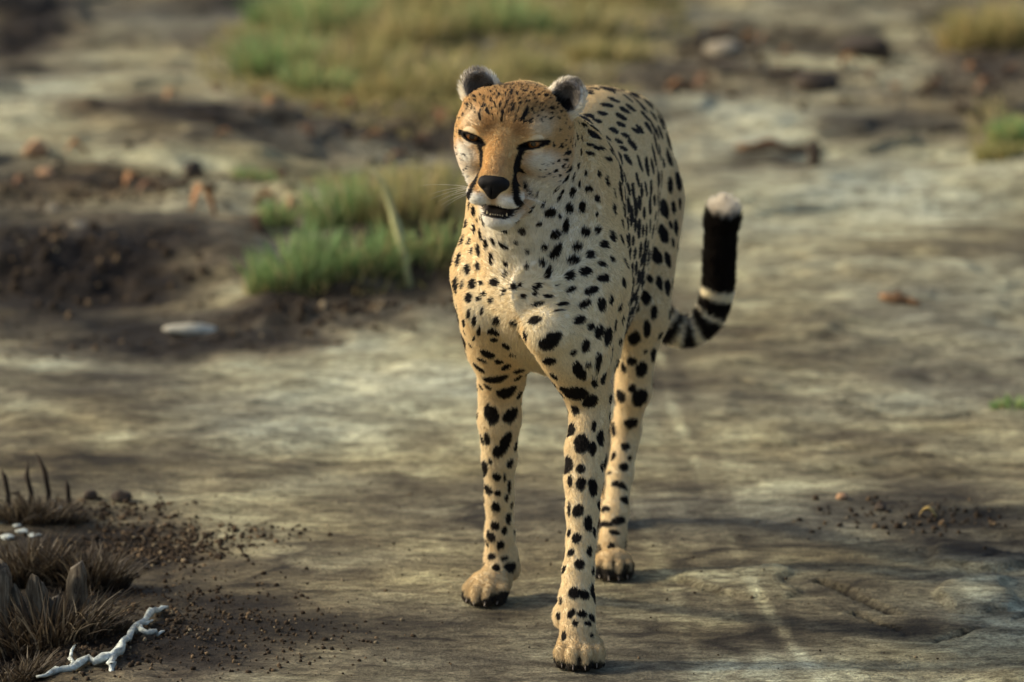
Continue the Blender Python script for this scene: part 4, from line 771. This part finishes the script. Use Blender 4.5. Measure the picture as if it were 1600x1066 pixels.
((0.2388, 0.788, 0.6849), 0.0196, 0.0121, 0.0, (0.27, 0.86, -0.43)), ((0.2009, 0.5555, 0.7263), 0.0242, 0.0073, 0.0, (0.27, 0.92, -0.29)), ((0.2106, 0.6677, 0.7305), 0.025, 0.0067, 0.0, (0.29, 0.91, -0.3)),
((0.1165, 0.0848, 0.7631), 0.0177, 0.0033, 0.0, (0.49, 0.86, -0.14)), ((0.1304, 0.1188, 0.7676), 0.0237, 0.0035, 0.0, (0.37, 0.92, -0.15)), ((0.1476, 0.1988, 0.7502), 0.025, 0.0047, 0.0, (0.21, 0.96, -0.19)),
((0.1717, 0.3841, 0.7227), 0.025, 0.0047, 0.0, (0.26, 0.94, -0.22)), ((0.1749, 0.4363, 0.7356), 0.025, 0.0051, 0.0, (0.3, 0.93, -0.22)), ((0.1166, 0.0964, 0.7757), 0.0159, 0.003, 0.0, (0.45, 0.88, -0.14)),
((0.1444, 0.1431, 0.7477), 0.025, 0.0041, 0.0, (0.25, 0.95, -0.2)), ((0.1787, 0.3876, 0.7058), 0.025, 0.0076, 0.0, (0.28, 0.88, -0.37)), ((0.1991, 0.4651, 0.6861), 0.0099, 0.0185, 0.0, (0.02, 0.83, 0.56)),
((0.1645, 0.3779, 0.7354), 0.025, 0.0044, 0.0, (0.28, 0.94, -0.22)), ((0.193, 0.5166, 0.73), 0.0245, 0.0054, 0.0, (0.28, 0.93, -0.24)), ((-0.0309, 0.3062, 0.3217), 0.0181, 0.0132, 0.0, (0.0, -0.42, 0.91)),
((-0.0023, 0.3098, 0.3195), 0.0142, 0.0132, 0.0, (0.87, 0.43, 0.23)), ((-0.0089, 0.3283, 0.2748), 0.0183, 0.0089, 0.0, (0.19, -0.5, 0.84)), ((-0.038, 0.3307, 0.2781), 0.0141, 0.0062, 0.0, (0.0, -0.64, 0.77)),
((-0.0461, 0.3466, 0.2747), 0.0094, 0.0076, 0.0, (0.0, -0.63, 0.78)), ((-0.0221, 0.3368, 0.2556), 0.0127, 0.0084, 0.0, (0.0, -0.46, 0.89)), ((-0.0334, 0.3488, 0.2391), 0.0058, 0.0048, 0.0, (0.0, -0.34, 0.94)),
((-0.0439, 0.371, 0.2221), 0.025, 0.01, 0.0, (0.0, -0.81, 0.59)), ((-0.0245, 0.3594, 0.2111), 0.0081, 0.011, 0.0, (0.97, -0.25, 0.06)), ((-0.0117, 0.3608, 0.2108), 0.0113, 0.0026, 0.0, (0.0, -0.6, 0.8)),
((-0.0374, 0.3831, 0.1855), 0.009, 0.0127, 0.0, (0.34, -0.02, -0.94)), ((-0.0217, 0.3747, 0.1825), 0.006, 0.0077, 0.0, (0.99, -0.15, 0.03)), ((-0.0042, 0.3775, 0.1916), 0.0158, 0.0046, 0.0, (0.0, -0.49, 0.87)),
((-0.0089, 0.3823, 0.1735), 0.0088, 0.004, 0.0, (0.0, -0.34, 0.94)), ((-0.0251, 0.3856, 0.1568), 0.0107, 0.0076, 0.0, (0.0, -0.43, 0.9)), ((-0.0052, 0.4029, 0.1348), 0.0107, 0.0065, 0.0, (0.0, -0.35, 0.94)),
((-0.0266, 0.402, 0.1238), 0.009, 0.0072, 0.0, (0.0, -0.37, 0.93)), ((-0.0109, 0.4056, 0.1156), 0.0069, 0.0054, 0.0, (0.0, -0.3, 0.95)), ((-0.0338, 0.4118, 0.1044), 0.0094, 0.0088, 0.0, (0.0, -0.23, 0.97)),
((-0.018, 0.4117, 0.0903), 0.0098, 0.0064, 0.0, (0.0, -0.47, 0.88)), ((-0.0319, 0.4243, 0.0687), 0.0084, 0.006, 0.0, (0.77, -0.62, 0.15)), ((-0.0119, 0.4205, 0.0672), 0.0077, 0.0046, 0.0, (0.96, 0.27, 0.11)),
((-0.0238, 0.4094, 0.0527), 0.0065, 0.0088, 0.0, (0.99, 0.11, -0.03)), ((-0.0014, 0.4244, 0.0515), 0.0156, 0.0089, 0.0, (0.57, 0.8, -0.19)), ((0.0889, 0.1037, 0.3393), 0.0115, 0.0113, 0.0, (0.31, -0.23, 0.92)),
((0.123, 0.0899, 0.3483), 0.0086, 0.0039, 0.0, (-0.0, 0.17, 0.99)), ((0.106, 0.0795, 0.3234), 0.0146, 0.012, 0.0, (0.0, 0.43, 0.9)), ((0.1215, 0.0787, 0.3156), 0.0119, 0.0066, 0.0, (0.0, 0.28, 0.96)),
((0.1336, 0.0932, 0.3298), 0.0133, 0.0084, 0.0, (0.0, 0.24, 0.97)), ((0.1619, 1.0065, 0.1582), 0.0109, 0.0187, 0.0, (0.01, 0.65, 0.76)), ((0.0833, 0.0888, 0.2886), 0.0137, 0.0146, 0.0, (0.22, -0.31, 0.92)),
((0.1028, 0.0696, 0.2882), 0.0073, 0.0073, 0.0, (0.97, -0.25, 0.06)), ((0.1542, 0.9864, 0.1003), 0.0133, 0.006, 0.0, (0.0, 0.34, 0.94)), ((0.0878, 0.07, 0.2684), 0.0086, 0.0047, 0.0, (0.0, 0.26, 0.97)),
((0.1046, 0.0614, 0.2666), 0.0104, 0.0077, 0.0, (-0.0, 0.18, 0.98)), ((0.122, 0.0643, 0.259), 0.0145, 0.0081, 0.0, (-0.0, 0.03, 1.0)), ((0.0864, 0.0622, 0.229), 0.0106, 0.0049, 0.0, (0.0, 0.36, 0.93)),
((0.0982, 0.0524, 0.2266), 0.0105, 0.009, 0.0, (0.49, 0.06, 0.87)), ((0.1141, 0.0501, 0.2084), 0.0133, 0.0074, 0.0, (-0.0, 0.16, 0.99)), ((0.0864, 0.0543, 0.1924), 0.0071, 0.0056, 0.0, (0.0, 0.56, 0.83)),
((0.0968, 0.0415, 0.186), 0.0083, 0.0079, 0.0, (0.83, -0.15, 0.53)), ((0.1234, 0.0562, 0.1929), 0.0071, 0.0057, 0.0, (0.0, 0.3, 0.95)), ((0.0886, 0.0399, 0.1653), 0.0059, 0.0071, 0.0, (0.0, 0.46, 0.89)),
((0.1159, 0.0401, 0.1672), 0.0085, 0.0057, 0.0, (0.0, 0.2, 0.98)), ((0.1021, 0.0262, 0.1494), 0.0098, 0.0081, 0.0, (0.0, 0.48, 0.88)), ((0.0786, 0.0382, 0.1409), 0.0053, 0.0064, 0.0, (0.0, 0.63, 0.78)),
((0.1318, 0.5437, 0.0132), 0.0102, 0.0069, 0.0, (0.0, 0.35, 0.93)), ((0.0934, 0.0087, 0.1105), 0.0096, 0.0088, 0.0, (0.99, -0.16, 0.04)), ((0.1089, 0.0103, 0.1083), 0.0084, 0.0073, 0.0, (0.91, 0.41, -0.1)),
((0.1219, 0.0292, 0.1065), 0.014, 0.0178, 0.0, (0.01, 0.82, 0.57)), ((0.0888, -0.0017, 0.0813), 0.0076, 0.0053, 0.0, (0.5, 0.14, 0.86)), ((0.1056, -0.0028, 0.0806), 0.0075, 0.0058, 0.0, (0.95, 0.31, -0.08)),
((0.1203, 0.0073, 0.0734), 0.006, 0.0098, 0.0, (0.01, 0.55, 0.84)), ((0.1138, -0.0055, 0.0663), 0.0075, 0.0048, 0.0, (0.76, 0.63, -0.16)), ((0.0942, -0.0096, 0.0683), 0.0048, 0.0048, 0.0, (0.98, -0.21, 0.05)),
((0.1192, -0.0098, 0.0496), 0.0053, 0.0039, 0.0, (0.73, 0.67, -0.17)), ((0.1823, 0.681, 0.1903), 0.0076, 0.0067, 0.0, (1.0, 0.0, -0.0)), ((0.1896, 0.6767, 0.1712), 0.0051, 0.0049, 0.0, (0.0, 0.31, 0.95)),
((0.1806, 0.6655, 0.1591), 0.0089, 0.0081, 0.0, (0.98, 0.19, -0.04)), ((0.1722, 0.6517, 0.1331), 0.0169, 0.0065, 0.0, (0.93, -0.23, -0.3)), ((0.1819, 0.6431, 0.11), 0.0106, 0.0064, 0.0, (0.69, 0.71, -0.16)),
((0.1481, 0.6357, 0.0967), 0.013, 0.0048, 0.0, (0.45, -0.87, 0.2)), ((0.1717, 0.6169, 0.0824), 0.0137, 0.0067, 0.0, (0.84, 0.5, 0.2)), ((0.146, 0.6241, 0.0753), 0.0239, 0.0052, 0.0, (0.24, -0.95, 0.22)),
((0.1642, 0.6018, 0.0669), 0.0086, 0.0045, 0.0, (0.98, -0.12, -0.15)), ((0.1567, 0.9733, 0.0461), 0.0048, 0.0034, 0.0, (1.0, 0.07, -0.02)), ((0.1577, 0.6689, 0.1493), 0.0074, 0.0026, 0.0, (0.54, -0.82, 0.18)),
((0.1918, 0.6756, 0.2295), 0.0111, 0.0105, 0.0, (0.97, 0.25, -0.05))]
def spot(p, a, b, ang, hard=1.0, axis=None):
    co, i, d = kd.find(p)
    if d > .05: return None
    n = BN[i]; f = FLOW[i] if axis is None else np.asarray(axis)-n*np.dot(axis, n)
    f = f/(np.linalg.norm(f)+1e-9); s_ = np.cross(n, f)
    u = f*math.cos(ang)+s_*math.sin(ang); v = np.cross(n, u)
    idx = np.array([j for _, j, _ in kd.find_range(co, max(a, b)*1.5)])
    if not len(idx): return None
    D = BV[idx]-np.array(co); wob = (n2[idx]-.5)*.55+(n1[idx]-.5)*.5
    q = np.sqrt((D@u/a)**2+(D@v/b)**2+(D@n/max(a, b, .02))**2)+wob
    m = sstep(1.18, .86, q)*(BN[idx]@n > -.1)
    dark[idx] = np.maximum(dark[idx], m*hard)
    return np.array(co)
placed = []
for p, a, b, ang, axis in MAN:
    r = spot(p, a, b, ang, 1.0, axis)
    if r is not None: placed.append((r, max(a, b)))
# the rest of the coat: scattered with even spacing, size by region
fa = np.linalg.norm(fn_, axis=1); cand = rng.choice(len(BQ), 30000, p=fa/fa.sum())
vi = BQ[cand, 0]; cell = {}
def key(p): return tuple(np.floor(p/.04).astype(int))
for p, r in placed: cell.setdefault(key(p), []).append((p, r, True))
legm = np.maximum(R_fore, R_hind)
for i in vi:
    p = BV[i]
    if R_head[i] > .5 or R_ear[i] > .3 or R_tail[i] > .3 or R_paw[i] > .5: continue
    if BN[i][2] < -.75 and legm[i] < .5: continue
    if GD['haunch'][i] < .012 or R_hind[i] > .5: a, sp = .0105, .031
    elif R_fore[i] > .5: a, sp = .0085, .026
    elif p[1] > .16: a, sp = .0165, .0272
    elif R_neck[i] > .5: a, sp = .006, .022
    else: a, sp = .0090, .026
    if p[2] < .2: a *= .75; sp *= .8
    k = key(p); ok = True
    for dx in (-1, 0, 1):
        for dy in (-1, 0, 1):
            for dz in (-1, 0, 1):
                for q, r, man in cell.get((k[0]+dx, k[1]+dy, k[2]+dz), ()):
                    if np.sum((q-p)**2) < (sp if not man else max(sp, r+a+.006))**2: ok = False; break
    if not ok: continue
    a *= random.uniform(.75, 1.2); e_ = random.uniform(.62, .9)
    hard = 1.0 if front[i] < .6 else .85
    spot(p, a, a*e_, random.gauss(0, .35), hard); cell.setdefault(k, []).append((p, a, False))
# small freckles on the face and crown
for i in rng.choice(np.nonzero((R_head > .6) & (R_ear < .3))[0], 5000):
    x, y, z = LH[i]; ax1 = abs(x)
    if z > .027 and y < .045 and ax1 < .075: a, sp, e_, ang = .0036, .0072, .55, 0
    elif z < -.03 and ax1 > .052 and y < .035 and z > -.085: a, sp, e_, ang = .0030, .0125, .7, 0
    elif ax1 > .066 and z < .03 and y < .0: a, sp, e_, ang = .0034, .013, .7, 0
    else: continue
    p = BV[i]; k = key(p)
    if any(np.sum((q-p)**2) < sp*sp for q, r, m_ in cell.get(k, ())): continue
    cell.setdefault(k, []).append((p, a, False)); a *= random.uniform(.7, 1.25); spot(p, a, a*e_, random.gauss(0, .3), .85)
COLR = C*(1-dark[:, None])+BLACK[None]*dark[:, None]
# --- objects
cheetah = bpy.data.objects.new('cheetah', None); COL.objects.link(cheetah); cheetah.location = (.1, .35, 0)
tag(cheetah, 'spotted cheetah walking over the rock, mouth slightly open, ringed tail raised', 'cheetah')
def child(o, par=cheetah):
    o.parent = par; o.matrix_parent_inverse = Matrix.Translation((-.1, -.35, 0)) if par is cheetah else Matrix.Identity(4); return o
t = NT('coat skin'); a = t.attr('coat'); t.bump(t.noise(t.pos((1, 1, 1)), 260, 2), .25, .003); m_skin = t.set(.85, .15, a.outputs['Color'])
me = fast_mesh('body', BV, BQ); me.shade_smooth(); set_col(me, 'coat', COLR); me.materials.append(m_skin)
body = bpy.data.objects.new('body', me); COL.objects.link(body); child(body)

def lathe_sphere(name, c, R, r, mat, seg=32, rings=20, par=cheetah):
    v, f = [], []
    for i in range(rings+1):
        th = math.pi*i/rings
        for j in range(seg):
            ph = 2*math.pi*j/seg; l = np.array([math.sin(th)*math.cos(ph)*r[0], math.cos(th)*r[1], math.sin(th)*math.sin(ph)*r[2]])
            v.append(c+R.T@l)
    for i in range(rings):
        for j in range(seg): f.append((i*seg+j, i*seg+(j+1) % seg, (i+1)*seg+(j+1) % seg, (i+1)*seg+j))
    return child(mesh_obj(name, v, f, mat, None, True), par)
# eyeballs: amber iris round a black pupil
gaze = H(-.01, 1, -.12)-HO; gaze /= np.linalg.norm(gaze)
def eye_material():
    t = NT('eye'); a = t.attr('eye'); t.b.inputs['Coat Weight'].default_value = 1.0; t.b.inputs['Coat Roughness'].default_value = .05
    return t.set(.3, .5, a.outputs['Color'])
m_eye = eye_material()
for e in EYES:
    o = lathe_sphere('eye', H(*e), frame(gaze), (ER, ER, ER), m_eye, 48, 60)
    n = len(o.data.vertices); co = np.zeros(n*3, np.float32); o.data.vertices.foreach_get('co', co); co = co.reshape(-1, 3)
    dd = (co-H(*e))@gaze/ER; ang = np.degrees(np.arccos(np.clip(dd, -1, 1)))
    cc = np.tile(np.array([.015, .010, .008]), (n, 1))
    ir = (ang < 33); cc[ir] = np.array([.24, .085, .016]); cc[ang > 27] *= .45; cc[ang < 15] = .003
    set_col(o.data, 'eye', np.clip(cc, 0, 1))
# nose pad
def nose():
    rows = [(-.0125, .112, .020, .8), (-.004, .1155, .0235, 1), (.006, .112, .0225, 1), (.0115, .103, .017, .9)]
    s2 = SDF(H(0, .1, -.05)-.045, H(0, .1, -.05)+.045, .0011)
    def e2(c, r, k, op='add'):
        s2.add(ell_fn(H(*c), r, HR), H(*c)-max(r), H(*c)+max(r), k, op)
    e2((0, .094, -.052), (.0205, .0165, .0105), .005)
    for s in (-1, 1): e2((s*.0135, .095, -.0555), (.0095, .012, .0085), .006)
    e2((0, .0945, -.0615), (.0155, .0135, .0085), .008); e2((0, .096, -.068), (.009, .0115, .0105), .010)
    for s in (-1, 1): e2((s*.0120, .111, -.0600), (.0036, .0045, .0024), .002, 'sub')
    e2((0, .111, -.073), (.001, .006, .014), .002, 'sub')
    g2 = openvdb.FloatGrid(.004); g2.copyFromArray(np.ascontiguousarray(np.clip(s2.a, -.004, .004)))
    p, q = g2.convertToQuads(0.0); me = fast_mesh('nose', np.asarray(p)*.0011+s2.lo, np.asarray(q)[:, ::-1]); me.shade_smooth()
    t = NT('nose leather'); t.bump(t.noise(t.pos(), 900, 3), .3, .001); me.materials.append(t.set(.7, .15, (.010, .009, .008)))
    o = bpy.data.objects.new('nose', me); COL.objects.link(o); child(o)
nose()
# teeth and tongue in the open mouth
m_tooth = plain('tooth', (.62, .52, .33), .35, .5, .1, 200, .05)
def spike(name, a, b, r, mat, n=7, bend=None, par=cheetah):
    a, b = np.array(a), np.array(b); R = frame(b-a, (0.1, .9, .2)); v, f = [], []
    K = 5
    for i in range(K):
        u = i/(K-1); c = a+(b-a)*u+(0 if bend is None else np.array(bend)*u*u); rr = r*(1-u)**.7+1e-5
        for j in range(n): ph = 2*math.pi*j/n; v.append(c+R[0]*rr*math.cos(ph)+R[2]*rr*math.sin(ph))
    for i in range(K-1):
        for j in range(n): f.append((i*n+j, i*n+(j+1) % n, (i+1)*n+(j+1) % n, (i+1)*n+j))
    return child(mesh_obj(name, v, f, mat, None, True), par)
for x in (-.014, .014): spike('tooth', H(x+.004, .068, -.111), H(x*1.05+.004, .071, -.102), .0022, m_tooth)
for x in np.linspace(-.009, .009, 6): spike('tooth', H(x+.004, .073, -.110), H(x+.004, .0745, -.1045), .0016, m_tooth)
# claws
m_claw = plain('claw', (.22, .17, .12), .35, .5, .3, 300, .1)
for c, f, s_, tips in PAWS:
    for p, d in tips: spike('claw', p-d*.004, p+d*.007+np.array([0, 0, -.006]), .0024, m_claw, bend=(0, 0, -.003))
# whiskers
m_wh = plain('whisker', (.72, .68, .58), .4, .4, .05)
for s in (-1, 1):
    for k in range(7):
        a0 = H(s*(.030+.008*random.random()), .082-.012*random.random(), -.066-.014*random.random())
        d = hr*s*random.uniform(.7, 1)+hf*random.uniform(-.2, .25)+hu*random.uniform(-.45, .15)
        spike('whisker', a0, a0+d*random.uniform(.05, .085), .00026, m_wh, 4, bend=hu*-.012)

# --- fur: short hairs rooted on the skin, coloured like it
if FUR:
    tri = np.concatenate([BQ[:, [0, 1, 2]], BQ[:, [0, 2, 3]]])
    area = np.linalg.norm(np.cross(BV[tri[:, 1]]-BV[tri[:, 0]], BV[tri[:, 2]]-BV[tri[:, 0]]), axis=1)
    eyemask = np.zeros(len(BV))
    for e in EYES: eyemask = np.maximum(eyemask, (np.linalg.norm(LH-np.array(e)-np.array([0, .010, -.001]), axis=1) < .0165)*1.0)
    mouth = sstep(1.05, .85, lip); nosem = (np.linalg.norm((LH-np.array([0, .10, -.057]))/np.array([.022, .02, .017]), axis=1) < 1)*1.0
    bare = np.clip(eyemask+mouth+nosem+(R_paw*sstep(.012, .006, BV[:, 2])), 0, 1)
    LEN = np.full(len(BV), .0056)
    flank = sstep(.16, .26, BV[:, 1])*reg('torso', 'haunch', 'shoulder'); LEN = LEN*(1-.28*flank)
    LEN = LEN*(1-R_head)+.0046*R_head
    LEN = np.where((R_head > .5) & (LH[:, 1] > .05), .0034, LEN)
    LEN += R_head*.006*sstep(-.07, -.10, LH[:, 2])*sstep(.07, .03, LH[:, 1])
    LEN += .002*front*R_neck+.003*thr*(1-R_head)+.008*under
    LEN = LEN*(1-legm)+.005*legm; LEN = LEN*(1-R_tail)+.0095*R_tail; LEN += R_tail*.012*sstep(.05, .0, tf)
    LEN = LEN*(1-R_ear)+.0085*R_ear
    LEN = np.where(R_paw > .5, .0045, LEN)
    dens = (.6+.9*R_head+.3*legm)*(1-bare)
    pr = area*dens[tri].mean(1); N = 520000
    ti = rng.choice(len(tri), N, p=pr/pr.sum()); u = rng.random((N, 2)); fl = u.sum(1) > 1; u[fl] = 1-u[fl]
    wt = np.stack([1-u.sum(1), u[:, 0], u[:, 1]], 1)[:, :, None]
    I = tri[ti]
    def ip(A): return (A[I]*wt[:, :, 0 if A.ndim == 1 else slice(None)]).sum(1)
    root, nn, ff, ln = ip(BV), ip(BN), ip(FLOW), ip(LEN)*rng.uniform(.6, 1.25, N)
    dk = ip(dark); base = ip(C)
    dk = np.clip((dk-.5)*3+.5+rng.normal(0, .12, N), 0, 1)[:, None]
    hc_ = base*(1-dk)+BLACK[None]*dk; hc_ *= rng.normal(1, .10, N)[:, None]
    clump = vnoise(root[:, 0]*90, root[:, 1]*90, root[:, 2]*90, 5)-.5; clump2 = vnoise(root[:, 0]*90+50, root[:, 1]*90, root[:, 2]*90, 8)-.5
    side = np.cross(nn, ff)
    lift = .34-.14*flank[I[:, 0]]+.25*R_tail[I[:, 0]]+.35*R_ear[I[:, 0]]
    d0 = nn*(lift+.15)[:, None]+ff*.75+side*(clump*.38*(1-.7*flank[I[:, 0]]))[:, None]+nn*(clump2*.25)[:, None]+rng.normal(0, .12, (N, 3))
    d0 /= np.linalg.norm(d0, axis=1)[:, None]
    d1 = d0*.6+ff*.55+side*(clump*.3)[:, None]-nn*.05+rng.normal(0, .08, (N, 3)); d1 /= np.linalg.norm(d1, axis=1)[:, None]
    P4 = np.stack([root-nn*.0006, root+d0*(ln*.35)[:, None], root+d0*(ln*.55)[:, None]+d1*(ln*.2)[:, None], root+d0*(ln*.6)[:, None]+d1*(ln*.5)[:, None]], 1)
    hcv = bpy.data.hair_curves.new('fur'); hcv.add_curves([4]*N)
    hcv.attributes['position'].data.foreach_set('vector', P4.astype(np.float32).ravel())
    ra = hcv.attributes.get('radius') or hcv.attributes.new('radius', 'FLOAT', 'POINT')
    ra.data.foreach_set('value', (np.tile(np.array([.00034, .00032, .00024, .00006], np.float32), N)))
    ca = hcv.attributes.new('coat', 'FLOAT_COLOR', 'CURVE'); ca.data.foreach_set('color', np.concatenate([np.clip(hc_, .004, .95), np.ones((N, 1))], 1).astype(np.float32).ravel())
    t = NT('fur'); a = t.attr('coat'); m_fur = t.set(.6, .25, a.outputs['Color'])
    tr = t.n('ShaderNodeBsdfTranslucent'); t.l(a.outputs['Color'], tr.inputs[0]); mx = t.n('ShaderNodeMixShader'); mx.inputs[0].default_value = .38
    t.l(t.b.outputs[0], mx.inputs[1]); t.l(tr.outputs[0], mx.inputs[2]); t.l(mx.outputs[0], t.out.inputs[0])
    hcv.materials.append(m_fur)
    fo = bpy.data.objects.new('fur', hcv); COL.objects.link(fo); child(fo, body)
